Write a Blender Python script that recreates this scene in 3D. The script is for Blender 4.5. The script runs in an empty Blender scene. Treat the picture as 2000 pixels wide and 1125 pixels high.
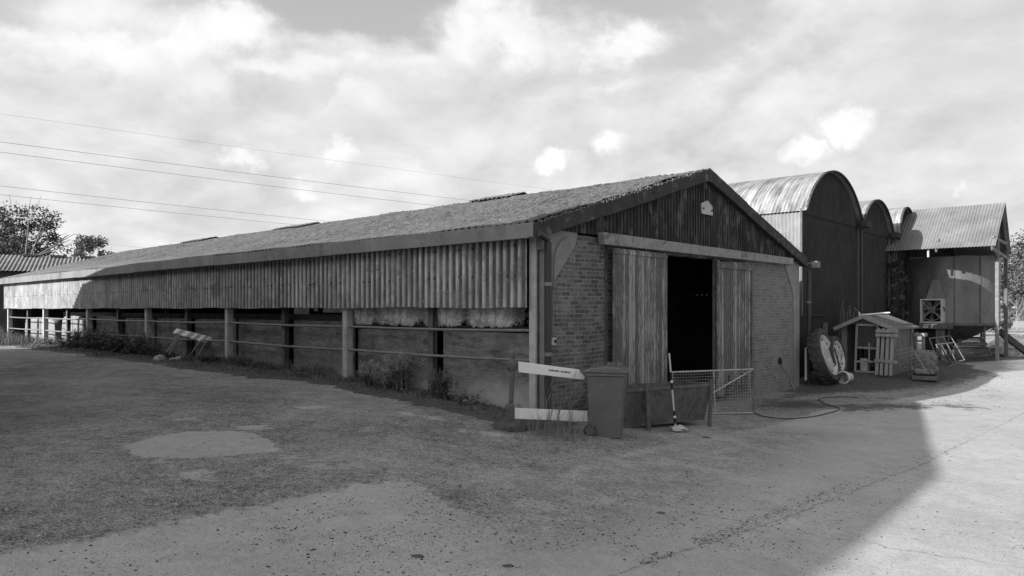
import bpy, bmesh, math, random
from mathutils import Vector, Matrix, noise
random.seed(7)
R = math.radians
SC = bpy.context.scene
PUS, PVS = .75, 2.1      # sunlight moves this far along -U and +V per metre of drop
COL = SC.collection
# ------------------------------------------------------------------ site frame
# The camera stands at the origin (eye level z = 0).  The long shed runs away along U, its gable along V.
AZ = R(47.6)
U = Vector((-math.sin(AZ), math.cos(AZ), 0)); V = Vector((math.cos(AZ), math.sin(AZ), 0)); Z = Vector((0, 0, 1))
C0 = Vector((0.47, 12.2, 0))
def F(u, v, z=0.0): return C0 + U*u + V*v + Z*z
FOC = 1421.0
def ray(px, py, y): return Vector(((px-1000)/FOC*y, y, (604-py)/FOC*y))
GX = [(-60,-1.42),(-10,-1.5),(-5,-1.52),(-2,-1.66),(0.5,-1.87),(3,-2.06),(6,-2.2),(10,-2.22),(60,-2.2)]
def lerp_tab(t, x):
    if x <= t[0][0]: return t[0][1]
    for (a, b), (c, d) in zip(t, t[1:]):
        if x <= c:
            k = (x-a)/(c-a); k = k*k*(3-2*k)*.5+k*.5
            return b+(d-b)*k
    return t[-1][1]
def g(x, y):
    z = lerp_tab(GX, x)
    def sm(t): t = max(0, min(1, t)); return t*t*(3-2*t)
    z += .32*sm((y-19.4)/3.0)*sm((x-7)/2.5)
    if y > 42: z += (min(y, 170)-42)*0.0085
    return z
def gn(x, y):
    return g(x, y) + 0.018*noise.noise(Vector((x*.45, y*.45, 0))) + 0.006*noise.noise(Vector((x*2.1, y*2.1, 3)))
def gnd(px, py):
    y = 12.0
    for _ in range(60):
        x = (px-1000)/FOC*y
        y = 0.5*y + 0.5*(-gn(x, y)*FOC/max(py-604, 1))
    x = (px-1000)/FOC*y
    return Vector((x, y, gn(x, y)))
def on_v(px, py, v):      # pixel ray with the plane v = const -> (u, z)
    a = (px-1000)/FOC; P = C0+V*v
    u = (P.x-a*P.y)/(a*U.y-U.x); y = P.y+U.y*u
    return u, (604-py)/FOC*y
def on_u(px, py, u):      # pixel ray with the plane u = const -> (v, z)
    a = (px-1000)/FOC; P = C0+U*u
    v = (P.x-a*P.y)/(a*V.y-V.x); y = P.y+V.y*v
    return v, (604-py)/FOC*y
# ------------------------------------------------------------------ mesh builder
class MB:
    def __init__(s): s.v = []; s.f = []
    def add(s, vs, fs):
        n = len(s.v); s.v += [Vector(p) for p in vs]; s.f += [tuple(i+n for i in q) for q in fs]; return s
    def hexa(s, p):
        return s.add(p, [(0,3,2,1),(4,5,6,7),(0,1,5,4),(1,2,6,5),(2,3,7,6),(3,0,4,7)])
    def fbox(s, u0, u1, v0, v1, z0, z1):
        return s.hexa([F(u0,v0,z0),F(u1,v0,z0),F(u1,v1,z0),F(u0,v1,z0),F(u0,v0,z1),F(u1,v0,z1),F(u1,v1,z1),F(u0,v1,z1)])
    def box(s, c, size, M=None):
        x, y, z = [k/2 for k in size]; c = Vector(c)
        pts = [Vector(q) for q in ((-x,-y,-z),(x,-y,-z),(x,y,-z),(-x,y,-z),(-x,-y,z),(x,-y,z),(x,y,z),(-x,y,z))]
        return s.hexa([c+(M @ p if M else p) for p in pts])
    def beam(s, a, b, w, h, up=Z):
        a = Vector(a); b = Vector(b); d = (b-a).normalized(); sd = d.cross(up)
        if sd.length < 1e-4: sd = d.cross(Vector((1,0,0)))
        sd.normalize(); up2 = sd.cross(d).normalized()
        q = [sd*(-w/2)+up2*(-h/2), sd*(w/2)+up2*(-h/2), sd*(w/2)+up2*(h/2), sd*(-w/2)+up2*(h/2)]
        return s.hexa([a+q[0],a+q[1],b+q[1],b+q[0],a+q[3],a+q[2],b+q[2],b+q[3]])
    def tube(s, path, r, n=8, cap=True):
        path = [Vector(p) for p in path]; rs = r if isinstance(r, (list, tuple)) else [r]*len(path)
        prev = None; base = len(s.v); m = len(path)
        for i, p in enumerate(path):
            t = (path[min(i+1, m-1)]-path[max(i-1, 0)])
            t = t.normalized() if t.length > 1e-9 else Z.copy()
            ref = prev if prev is not None else (Z if abs(t.z) < .9 else Vector((1,0,0)))
            a = (ref - t*ref.dot(t))
            if a.length < 1e-6: a = t.orthogonal()
            a.normalize(); b = t.cross(a); prev = a
            for k in range(n):
                w = 2*math.pi*k/n; s.v.append(p+(a*math.cos(w)+b*math.sin(w))*rs[i])
        for i in range(m-1):
            for k in range(n):
                s.f.append((base+i*n+k, base+i*n+(k+1)%n, base+(i+1)*n+(k+1)%n, base+(i+1)*n+k))
        if cap:
            s.f.append(tuple(base+k for k in range(n))[::-1]); s.f.append(tuple(base+(m-1)*n+k for k in range(n)))
        return s
    def prism(s, poly, vec):
        n = len(poly); poly = [Vector(p) for p in poly]; vec = Vector(vec)
        return s.add(poly+[p+vec for p in poly], [tuple(range(n))[::-1], tuple(range(n, 2*n))]+[(i,(i+1)%n,n+(i+1)%n,n+i) for i in range(n)])
    def lathe(s, prof, n=32, M=None, closed=False):
        base = len(s.v); m = len(prof)
        for r_, z_ in prof:
            for k in range(n):
                w = 2*math.pi*k/n; p = Vector((r_*math.cos(w), r_*math.sin(w), z_)); s.v.append(M @ p if M else p)
        for i in range(m if closed else m-1):
            j = (i+1) % m
            for k in range(n): s.f.append((base+i*n+k, base+i*n+(k+1)%n, base+j*n+(k+1)%n, base+j*n+k))
        return s
    def grid(s, fn, nu, nv):
        base = len(s.v)
        for i in range(nu+1):
            for j in range(nv+1): s.v.append(Vector(fn(i/nu, j/nv)))
        for i in range(nu):
            for j in range(nv):
                a = base+i*(nv+1)+j; s.f.append((a, a+nv+1, a+nv+2, a+1))
        return s
    def blob(s, c, rad, seg=12, amp=.15, fr=2.0, seed=0):
        c = Vector(c); base = len(s.v); rings = max(4, seg//2)
        for i in range(rings+1):
            th = math.pi*i/rings
            for k in range(seg):
                w = 2*math.pi*k/seg
                d = Vector((math.sin(th)*math.cos(w), math.sin(th)*math.sin(w), math.cos(th)))
                q = 1+amp*noise.noise(d*fr+Vector((seed*3.1, seed, 0)))
                s.v.append(c+Vector((d.x*rad[0]*q, d.y*rad[1]*q, d.z*rad[2]*q)))
        for i in range(rings):
            for k in range(seg):
                s.f.append((base+i*seg+k, base+i*seg+(k+1)%seg, base+(i+1)*seg+(k+1)%seg, base+(i+1)*seg+k))
        return s
OFF = {}
def tag(o, label=None, cat=None, group=None, kind=None):
    if label: o['label'] = label
    if cat: o['category'] = cat
    if group: o['group'] = group
    if kind: o['kind'] = kind
    return o
def thing(name, label, cat, loc, group=None, rotz=None, rot=None):
    o = bpy.data.objects.new(name, None); COL.objects.link(o); o.location = loc; o.empty_display_size = .2
    if rotz is not None: o.rotation_euler = (0, 0, rotz)
    if rot is not None: o.rotation_mode = 'QUATERNION'; o.rotation_quaternion = rot
    OFF[o.name] = Vector((0,0,0)) if (rotz is not None or rot is not None) else Vector(loc)
    return tag(o, label, cat, group)
def obj(name, mb, mat, parent=None, at=None, smooth=False, bevel=0, normals=True, flat_angle=None):
    off = OFF[parent.name] if parent is not None else (Vector(at) if at is not None else Vector((0,0,0)))
    me = bpy.data.meshes.new(name)
    me.from_pydata([p-off for p in mb.v], [], mb.f)
    bm = bmesh.new(); bm.from_mesh(me)
    if bevel:
        bmesh.ops.remove_doubles(bm, verts=bm.verts, dist=1e-5)
        es = [e for e in bm.edges if len(e.link_faces) == 2 and e.calc_face_angle(0) > .6]
        bmesh.ops.bevel(bm, geom=es, offset=bevel, segments=1, affect='EDGES', clamp_overlap=True)
    if normals: bmesh.ops.recalc_face_normals(bm, faces=bm.faces)
    if smooth:
        for q in bm.faces: q.smooth = True
        for e in bm.edges:
            if len(e.link_faces) == 2 and e.calc_face_angle(0) > R(flat_angle or 40): e.smooth = False
    bm.to_mesh(me); bm.free()
    me.materials.append(mat)
    o = bpy.data.objects.new(name, me); COL.objects.link(o)
    if parent is not None: o.parent = parent
    else: o.location = off
    OFF[o.name] = off
    return o
def copy_tree(o, parent=None):
    c = o.copy(); COL.objects.link(c); c.parent = parent
    OFF[c.name] = OFF.get(o.name, Vector((0,0,0)))
    for ch in [k for k in bpy.data.objects if k.parent == o]: copy_tree(ch, c)
    return c
# ------------------------------------------------------------------ materials (the photograph is black and white: every colour is a grey)
def G(v): return (v, v, v, 1)
class NT:
    def __init__(s, name, rough=.85, spec=.3, metal=0):
        s.m = bpy.data.materials.new(name); s.m.use_nodes = True; s.t = s.m.node_tree
        s.b = s.t.nodes['Principled BSDF']; s.b.inputs['Roughness'].default_value = rough
        s.b.inputs['Specular IOR Level'].default_value = spec; s.b.inputs['Metallic'].default_value = metal
        s.tc = s.n('ShaderNodeTexCoord'); s.P = s.tc.outputs['Object']
    def n(s, k, **kw):
        o = s.t.nodes.new(k)
        for a, b in kw.items(): setattr(o, a, b)
        return o
    def l(s, a, b): s.t.links.new(a, b)
    def put(s, sock, v):
        if hasattr(v, 'is_linked') or isinstance(v, bpy.types.NodeSocket): s.l(v, sock)
        else: sock.default_value = v
    def math(s, op, a, b=0.0, c=0.0, clamp=False):
        o = s.n('ShaderNodeMath', operation=op, use_clamp=clamp)
        for i, q in enumerate((a, b, c)): s.put(o.inputs[i], q)
        return o.outputs[0]
    def scaled(s, sc, off=(0,0,0)):
        o = s.n('ShaderNodeMapping'); o.inputs['Scale'].default_value = sc; o.inputs['Location'].default_value = off
        s.l(s.P, o.inputs['Vector']); return o.outputs[0]
    def noise(s, scale, detail=4, rough=.6, vec=None, dist=0):
        o = s.n('ShaderNodeTexNoise'); o.inputs['Scale'].default_value = scale; o.inputs['Detail'].default_value = detail
        o.inputs['Roughness'].default_value = rough; o.inputs['Distortion'].default_value = dist
        s.l(vec if vec is not None else s.P, o.inputs['Vector']); return o.outputs['Fac']
    def vor(s, scale, vec=None, feat='F1', out='Distance'):
        o = s.n('ShaderNodeTexVoronoi', feature=feat); o.inputs['Scale'].default_value = scale
        s.l(vec if vec is not None else s.P, o.inputs['Vector']); return o.outputs[out]
    def ramp(s, x, a, b, lo=0.0, hi=1.0, smooth=True):
        o = s.n('ShaderNodeMapRange', interpolation_type='SMOOTHSTEP' if smooth else 'LINEAR')
        for i, q in ((0, x), (1, a), (2, b), (3, lo), (4, hi)): s.put(o.inputs[i], q)
        return o.outputs[0]
    def mix(s, fac, a, b):
        o = s.n('ShaderNodeMix', data_type='FLOAT')
        s.put(o.inputs[0], fac); s.put(o.inputs[2], a); s.put(o.inputs[3], b); return o.outputs[0]
    def attr(s, name):
        o = s.n('ShaderNodeAttribute'); o.attribute_name = name; return o.outputs['Fac']
    def sep(s, vec=None):
        o = s.n('ShaderNodeSeparateXYZ'); s.l(vec if vec is not None else s.P, o.inputs[0]); return o.outputs
    def dot(s, vec, c=None):
        o = s.n('ShaderNodeVectorMath', operation='DOT_PRODUCT'); s.l(s.P, o.inputs[0]); o.inputs[1].default_value = vec
        return o.outputs['Value']
    def comb(s, x, y, z=0.0):
        o = s.n('ShaderNodeCombineXYZ')
        for i, q in enumerate((x, y, z)): s.put(o.inputs[i], q)
        return o.outputs[0]
    def done(s, val, bump=None, bs=.4, bd=.02, rough=None):
        o = s.n('ShaderNodeCombineColor')
        for i in range(3): s.put(o.inputs[i], val)
        s.l(o.outputs[0], s.b.inputs['Base Color'])
        if bump is not None:
            q = s.n('ShaderNodeBump'); q.inputs['Strength'].default_value = bs; q.inputs['Distance'].default_value = bd
            s.l(bump, q.inputs['Height']); s.l(q.outputs[0], s.b.inputs['Normal'])
        if rough is not None: s.put(s.b.inputs['Roughness'], rough)
        return s.m
def simple(name, v, var=.35, sc=3.0, stretch=(1,1,1), fine=60, rough=.85, bs=.35, bd=.01, spec=.3, metal=0, dirt=0.0, dv=.05):
    s = NT(name, rough, spec, metal)
    vec = s.scaled(stretch)
    a = s.noise(sc, 6, .65, vec); b = s.noise(fine, 3, .6, vec)
    k = s.math('ADD', s.ramp(a, .25, .75, 1-var, 1+var, False), s.ramp(b, .3, .7, -var*.4, var*.4, False))
    val = s.math('MULTIPLY', k, v)
    if dirt:
        d = s.noise(sc*.8, 5, .7, s.scaled(stretch, (5, 3, 9)), 1.0)
        val = s.mix(s.ramp(d, .62-dirt*.3, .75-dirt*.2, 0, .85), val, dv)
    return s.done(val, s.math('ADD', b, s.math('MULTIPLY', a, .6)), bs, bd)
M = {}
M['post'] = simple('weathered_concrete_post', .34, .22, 5, dirt=.25, dv=.2)
M['concrete'] = simple('portal_concrete', .19, .25, 3, dirt=.2, dv=.12)
M['pipe'] = simple('galvanised_pipe', .15, .3, 8, rough=.6, dirt=.4, dv=.12)
M['rust'] = simple('rusty_dark_steel', .085, .4, 5, rough=.75, dirt=.3, dv=.04)
M['darkpipe'] = simple('dark_painted_pipe', .032, .3, 4, (1,1,.4), rough=.5, dirt=.1, dv=.09)
M['board'] = simple('weathered_side_boards', .125, .5, 2.2, (.6,.6,3.2), 26, dirt=.45, dv=.07)
M['beam'] = simple('old_timber_beam', .15, .35, 3, (1,1,3), 30, dirt=.2)
M['lintel'] = simple('peeling_pale_beam', .21, .25, 4, dirt=.42, dv=.09)
M['fascia'] = simple('stained_fascia', .155, .28, 1.4, (1,1,.5), 30, dirt=.35, dv=.09)
M['barge'] = simple('mossy_barge_board', .032, .5, 4, dirt=.3, dv=.12)
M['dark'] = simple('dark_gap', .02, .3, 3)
M['white'] = simple('white_painted_plank', .58, .08, 3, fine=30, rough=.6, dirt=.1, dv=.45)
M['grey_paint'] = simple('pale_grey_paint', .38, .2, 4, dirt=.25, dv=.25)
M['binplastic'] = simple('dark_bin_plastic', .085, .14, 3, rough=.42, bs=.08, spec=.45, dirt=.12, dv=.13)
M['rubber'] = simple('old_tyre_rubber', .045, .35, 6, rough=.8, dirt=.3, dv=.09)
M['rim'] = simple('pale_wheel_disc', .36, .3, 4, rough=.6, dirt=.35, dv=.14)
M['galv'] = simple('dull_galvanised_steel', .26, .3, 6, rough=.55, dirt=.3, dv=.12)
M['gatepaint'] = simple('worn_gate_steel', .3, .3, 6, rough=.6, dirt=.25, dv=.12)
M['hutwood'] = simple('hut_boards', .12, .4, 4, (3,3,.4), 20, dirt=.25, dv=.05)
M['paletimber'] = simple('grey_weathered_timber', .19, .35, 4, (3,3,.5), 24, dirt=.2, dv=.08)
M['felt'] = simple('felt_roof', .11, .3, 3, dirt=.2, dv=.16)
M['silo'] = simple('dull_painted_steel_bin', .105, .3, 1.6, (1,1,.5), 20, rough=.42, dirt=.5, dv=.06, spec=.5)
M['black'] = simple('black_void', .012, .3, 3)
M['cushion'] = simple('torn_chair_cover', .13, .5, 5, dirt=.5, dv=.03)
M['stone'] = simple('pale_stone', .33, .3, 5)
M['bark'] = simple('tree_bark', .12, .4, 6, (2,2,.6))
M['palebark'] = simple('pale_bare_twigs', .2, .25, 6)
M['cable'] = simple('power_cable', .16, .1, 3)
M['bag'] = simple('pale_sheet_plastic', .19, .25, 2.5, rough=.6, dirt=.2, dv=.25)
M['hose'] = simple('black_hose', .055, .2, 8, rough=.6)
M['soil'] = simple('dark_soil', .07, .45, 6, bs=.7, bd=.03)
M['plate'] = simple('pale_vent_plate', .36, .2, 6, dirt=.2, dv=.2)
def leafmat(name, v, var=.5, sc=2.0):
    s = NT(name, .7, .25)
    a = s.noise(sc, 3, .6); b = s.noise(sc*9, 2, .5)
    k = s.math('MULTIPLY', s.ramp(a, .3, .7, 1-var, 1+var, False), s.ramp(b, .3, .7, .75, 1.25, False))
    m = s.done(s.math('MULTIPLY', k, v))
    tr = s.n('ShaderNodeBsdfTranslucent'); tr.inputs[0].default_value = G(v*.8)
    mx = s.n('ShaderNodeMixShader'); mx.inputs[0].default_value = .22
    out = [q for q in s.t.nodes if q.type == 'OUTPUT_MATERIAL'][0]
    s.l(s.b.outputs[0], mx.inputs[1]); s.l(tr.outputs[0], mx.inputs[2]); s.l(mx.outputs[0], out.inputs[0])
    return m
M['leafdark'] = leafmat('dark_tree_leaves', .055)
M['leafmid'] = leafmat('mid_tree_leaves', .10)
M['leafpale'] = leafmat('pale_shrub_leaves', .17)
M['weed'] = leafmat('weed_leaves', .115, .5, 4)
M['weedpale'] = leafmat('dry_weed_leaves', .17, .4, 4)
M['grass'] = leafmat('verge_grass', .13, .6, 1.5)
M['hay'] = leafmat('pale_hay', .75, .4, 5)
def corr_asbestos(name, v, streak=.45, low=.5, valley=False, mossy=False):
    s = NT(name, .9, .2)
    a = s.noise(3.2, 5, .65, s.scaled((2.2,2.2,.35)))
    b = s.noise(16, 4, .6, s.scaled((2.0,2.0,.25), (3,1,0)))
    c = s.noise(1.1, 4, .6)
    sp = s.noise(30, 2, .5)
    k = s.math('ADD', s.ramp(a, .3, .7, -streak*.6, streak*.5, False), s.ramp(b, .3, .7, -streak*.5, streak*.4, False))
    k = s.math('ADD', k, s.ramp(c, .35, .7, -.25, .2, False)); k = s.math('ADD', k, 1.0)
    val = s.math('MULTIPLY', k, v)
    st = s.noise(2.2, 5, .7, s.scaled((3.5,3.5,.5), (9,2,4)), .6)
    val = s.mix(s.ramp(st, .52, .68, 0, low), val, v*.3)
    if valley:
        vl = s.attr('valley'); vn = s.noise(1.7, 5, .7, s.scaled((1,1,.6), (2,7,1)))  # valley dirt, deepened as painted shade so the ribs show
        shade_fade = s.ramp(s.dot((U.x, U.y, 0)), 15, 25, 1, .12)  # dirt and painted shade fade out towards the sunlit far end
        val = s.mix(s.math('MULTIPLY', shade_fade, s.math('MULTIPLY', s.ramp(vl, .12, .75), s.ramp(vn, .3, .6, .55, 1))), val, v*.2)
        bl = s.noise(1.5, 6, .72, s.scaled((1,1,1.2), (5,1,8)), .4); val = s.mix(s.math('MULTIPLY', shade_fade, s.ramp(bl, .50, .68, 0, .7)), val, v*.28)
    if mossy: val = s.mix(s.math('MULTIPLY', s.ramp(s.noise(2.3, 5, .7, s.scaled((1,1,.45), (8,8,8))), .48, .66, 0, .75), s.ramp(b, .3, .6, .4, 1)), val, v*2.6)
    val = s.mix(s.ramp(sp, .68, .74, 0, .6), val, v*1.7)
    return s.done(val, s.math('ADD', sp, b), .3, .008)
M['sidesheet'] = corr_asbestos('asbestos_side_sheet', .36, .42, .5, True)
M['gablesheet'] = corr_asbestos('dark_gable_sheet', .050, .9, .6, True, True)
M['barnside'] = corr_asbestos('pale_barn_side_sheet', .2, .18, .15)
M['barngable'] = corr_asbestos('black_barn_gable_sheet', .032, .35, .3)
M['shelterroof'] = corr_asbestos('grey_shelter_sheet', .145, .12, .12)
M['farroof'] = corr_asbestos('far_roof_sheet', .16, .25, .3)
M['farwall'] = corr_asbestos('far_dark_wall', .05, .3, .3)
def barn_roof():
    s = NT('streaked_barn_roof', .6, .35)
    u = s.dot((U.x, U.y, 0)); 
    b = s.noise(9, 4, .7, s.comb(u, s.math('MULTIPLY', s.sep()[2], .12), 0.0))
    c = s.noise(1.2, 5, .7)
    k = s.math('ADD', s.ramp(b, .32, .68, -.5, .7, False), s.ramp(c, .35, .65, -.35, .3, False))
    return s.done(s.math('MULTIPLY', s.math('ADD', k, 1.0), .185), b, .2, .01)
M['barnroof'] = barn_roof()
def moss_roof():
    s = NT('mossy_asbestos_roof', .95, .15)
    a = s.noise(7, 6, .75); b = s.noise(38, 4, .7); c = s.noise(.7, 4, .6)
    k = s.math('ADD', s.ramp(a, .3, .7, -.6, .55, False), s.ramp(b, .3, .7, -.55, .55, False))
    k = s.math('ADD', k, s.ramp(c, .3, .7, -.15, .2, False))
    val = s.math('MULTIPLY', s.math('MAXIMUM', s.math('ADD', k, 1.0), .2), .115)
    sp = s.noise(17, 3, .6, s.scaled((1,1,1), (4,4,4)))
    val = s.mix(s.ramp(sp, .62, .72, 0, .8), val, .24)
    e = s.attr('eave')
    val = s.mix(s.math('MULTIPLY', e, s.ramp(a, .3, .6, 1, .25)), val, .22)
    return s.done(val, s.math('ADD', a, b), .9, .03)
M['moss'] = moss_roof()
def brick():
    s = NT('old_brickwork', .92, .2)
    x = s.dot((V.x, V.y, 0)); z = s.sep()[2]
    w = s.noise(2.5, 2, .5)
    vec = s.comb(s.math('ADD', x, s.math('MULTIPLY', w, .02)), s.math('ADD', z, s.math('MULTIPLY', s.noise(1.1, 2, .5), .05)))
    o = s.n('ShaderNodeTexBrick', offset=.5, squash=.55, squash_frequency=3)
    o.inputs['Scale'].default_value = 1; o.inputs['Brick Width'].default_value = .245; o.inputs['Row Height'].default_value = .077
    o.inputs['Mortar Size'].default_value = .009; o.inputs['Mortar Smooth'].default_value = .5; o.inputs['Bias'].default_value = -.1
    o.inputs['Color1'].default_value = G(.07); o.inputs['Color2'].default_value = G(.15); o.inputs['Mortar'].default_value = G(.19)
    s.l(vec, o.inputs['Vector'])
    a = s.noise(1.6, 5, .65); b = s.noise(28, 4, .6)
    k = s.math('ADD', s.ramp(a, .3, .7, .72, 1.3, False), s.ramp(b, .3, .7, -.28, .28, False))
    bw = s.n('ShaderNodeRGBToBW'); s.l(o.outputs['Color'], bw.inputs[0])
    val = s.math('MULTIPLY', bw.outputs[0], k)
    # painted / limewashed wear on the right-hand half
    val = s.mix(s.math('MULTIPLY', s.ramp(x, 7.9, 8.7, 0, .5), s.ramp(a, .35, .6, 1, .3)), val, .25)
    return s.done(val, s.math('SUBTRACT', s.math('MULTIPLY', b, .5), o.outputs['Fac']), .5, .012)
def door():
    s = NT('peeling_door_boards', .9, .2)
    x = s.dot((V.x, V.y, 0)); z = s.sep()[2]
    pid = s.math('FLOOR', s.math('DIVIDE', s.math('SUBTRACT', x, 2.2), .11))
    wn = s.n('ShaderNodeTexWhiteNoise', noise_dimensions='1D'); s.l(pid, wn.inputs['W']); pv = wn.outputs['Value']
    fx = s.math('FRACT', s.math('DIVIDE', s.math('SUBTRACT', x, 2.2), .11))
    gap = s.ramp(s.math('ABSOLUTE', s.math('SUBTRACT', fx, .5)), .36, .47)
    sh = s.math('MULTIPLY', pv, 7.0)
    a = s.noise(1.0, 6, .75, s.comb(s.math('MULTIPLY', x, 16), s.math('ADD', s.math('MULTIPLY', z, 1.7), sh)))
    b = s.noise(1.0, 5, .75, s.comb(s.math('MULTIPLY', x, 60), s.math('ADD', s.math('MULTIPLY', z, 5), sh), 3.0))
    c = s.noise(.9, 4, .6, s.comb(x, z, 7.0))
    f = s.math('ADD', s.math('MULTIPLY', a, .55), s.math('ADD', s.math('MULTIPLY', b, .45), s.math('MULTIPLY', s.math('SUBTRACT', pv, .5), .16)))
    f = s.math('ADD', f, s.math('MULTIPLY', s.math('SUBTRACT', c, .5), .35))
    peel = s.ramp(f, .47, .58)
    paint = s.math('MULTIPLY', s.ramp(b, .3, .7, .8, 1.15, False), s.math('ADD', .23, s.math('MULTIPLY', pv, .06)))
    wood = s.math('MULTIPLY', s.ramp(b, .3, .7, .6, 1.5, False), .095)
    val = s.mix(peel, wood, paint)
    val = s.mix(s.math('MULTIPLY', gap, s.ramp(a, .3, .7, .9, .5)), val, .035)
    val = s.mix(s.ramp(z, .55, .0, 0, .5), val, .07)
    return s.done(val, s.math('ADD', s.math('MULTIPLY', peel, .5), s.math('SUBTRACT', b, gap)), .5, .008)
M['door'] = door()
def board_mat():
    s = NT('weathered_side_boards', .9, .15)
    x = s.dot((U.x, U.y, 0)); z = s.sep()[2]
    a = s.noise(1.0, 6, .7, s.comb(s.math('MULTIPLY', x, 1.3), s.math('MULTIPLY', z, 7), 0.0), .8); b = s.noise(1.0, 5, .7, s.comb(s.math('MULTIPLY', x, 6), s.math('MULTIPLY', z, 40), 2.0)); c = s.noise(1.6, 5, .7)
    k = s.math('ADD', s.ramp(a, .3, .7, -.5, .45, False), s.math('ADD', s.ramp(b, .3, .7, -.35, .35, False), s.ramp(c, .3, .7, -.35, .3, False)))
    val = s.math('MULTIPLY', s.math('MAXIMUM', s.math('ADD', k, 1.0), .25), .15)
    dust = s.ramp(s.math('ADD', z, s.math('ADD', s.ramp(c, .2, .8, -.35, .35, False), s.ramp(a, .2, .8, -.15, .15, False))), .75, .2)   # dried splash along the foot
    val = s.mix(s.math('MULTIPLY', dust, .85), val, .33)
    st = s.noise(3, 4, .7, s.scaled((1,1,1), (3,3,3)), .6); val = s.mix(s.ramp(st, .58, .7, 0, .7), val, .05)
    return s.done(val, s.math('ADD', a, b), .4, .01)
M['board'] = board_mat()
SUNE = 4.3; EXPO = 1.2; SKY = (3.15, 3.3, 3.75, 4.45)   # sun strength, exposure, sky tones (blue, grey cloud, cloud, bright cloud)
M['brick'] = brick()
# ------------------------------------------------------------------ ground
def sd_poly(px, py, poly):
    d = 1e18; inside = False; n = len(poly)
    for i in range(n):
        x1, y1 = poly[i]; x2, y2 = poly[i-1]
        ex, ey = x2-x1, y2-y1; wx, wy = px-x1, py-y1
        t = max(0, min(1, (wx*ex+wy*ey)/(ex*ex+ey*ey+1e-12)))
        dx, dy = wx-ex*t, wy-ey*t; d = min(d, dx*dx+dy*dy)
        if (y1 > py) != (y2 > py) and px < (x2-x1)*(py-y1)/(y2-y1)+x1: inside = not inside
    return math.sqrt(d)*(1 if inside else -1)
def wpoly(pts): return [tuple(gnd(*p)[:2]) for p in pts]
PAD = wpoly([(-300,1130),(0,1076),(180,1050),(400,1003),(560,974),(700,944),(790,934),(840,948),(880,985),(960,1010),(1040,940),(1180,890),(1330,860),(1480,835),(1600,800),(1700,790),(1900,735),(2300,700),(2900,900),(2600,1800),(-600,1800)])
PATCH = [wpoly(p) for p in (
    [(240,872),(262,892),(380,896),(470,888),(549,882),(540,866),(500,846),(440,841),(370,842),(300,852)],
    [(338,925),(350,940),(400,936),(426,922),(400,916)], [(448,836),(470,841),(528,837),(526,828),(470,831)],
    [(535,889),(545,898),(578,898),(590,890)], [(598,908),(606,920),(640,917),(648,909),(620,905)],
    [(232,866),(234,876),(262,866)], [(288,900),(300,907),(330,902)], [(330,818),(345,822),(385,818),(380,814)],
    [(560,795),(600,800),(650,797),(640,791)], [(880,838),(900,845),(925,846),(915,838)], [(930,843),(945,851),(985,855),(1000,850),(970,843)], [(770,805),(790,812),(815,812),(800,803)], [(825,812),(838,820),(870,822),(860,812)])]
MUD = [wpoly(p) for p in (
    [(1480,795),(1560,775),(1640,768),(1760,764),(1850,752),(1930,735),(1985,722),(1960,690),(1700,700),(1560,745)],
    [(1480,792),(1560,800),(1640,800),(1600,780),(1520,782)], [(1620,790),(1640,806),(1760,800),(1820,798),(1800,788),(1720,786)],
    [(1790,790),(1880,800),(1930,798),(1880,788)])]
def axis(lo, hi, a, b, fine, grow):
    xs = []; x = a
    while x <= b: xs.append(x); x += fine
    st = fine; x = a
    while x > lo: st *= grow; x -= st; xs.insert(0, x)
    st = fine; x = xs[-1]
    while x < hi: st *= grow; x += st; xs.append(x)
    return xs
gx = axis(-420, 420, -9, 12, .10, 1.13); gy = axis(-60, 900, 3.2, 21, .10, 1.07)
ground = MB(); ca = []; ma = []; fa = []
for x in gx:
    for y in gy:
        ground.v.append(Vector((x, y, gn(x, y) if -30 < x < 60 and y < 120 else g(x, y))))
        near = -12 < x < 26 and 2 < y < 45
        c = m = -1.0
        if near:
            c = max(-1, min(1, sd_poly(x, y, PAD)/.55))
            for q in PATCH: c = max(c, min(1 if q is PATCH[0] else .3, sd_poly(x, y, q)/(.22 if q is PATCH[0] else .5)))
            for q in MUD: m = max(m, min(1, sd_poly(x, y, q)/.7))
        ca.append(c); ma.append(m); fa.append(max(0, min(1, (y-44)/8)))
ny = len(gy)
for i in range(len(gx)-1):
    for j in range(ny-1): ground.f.append((i*ny+j, (i+1)*ny+j, (i+1)*ny+j+1, i*ny+j+1))
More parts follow.
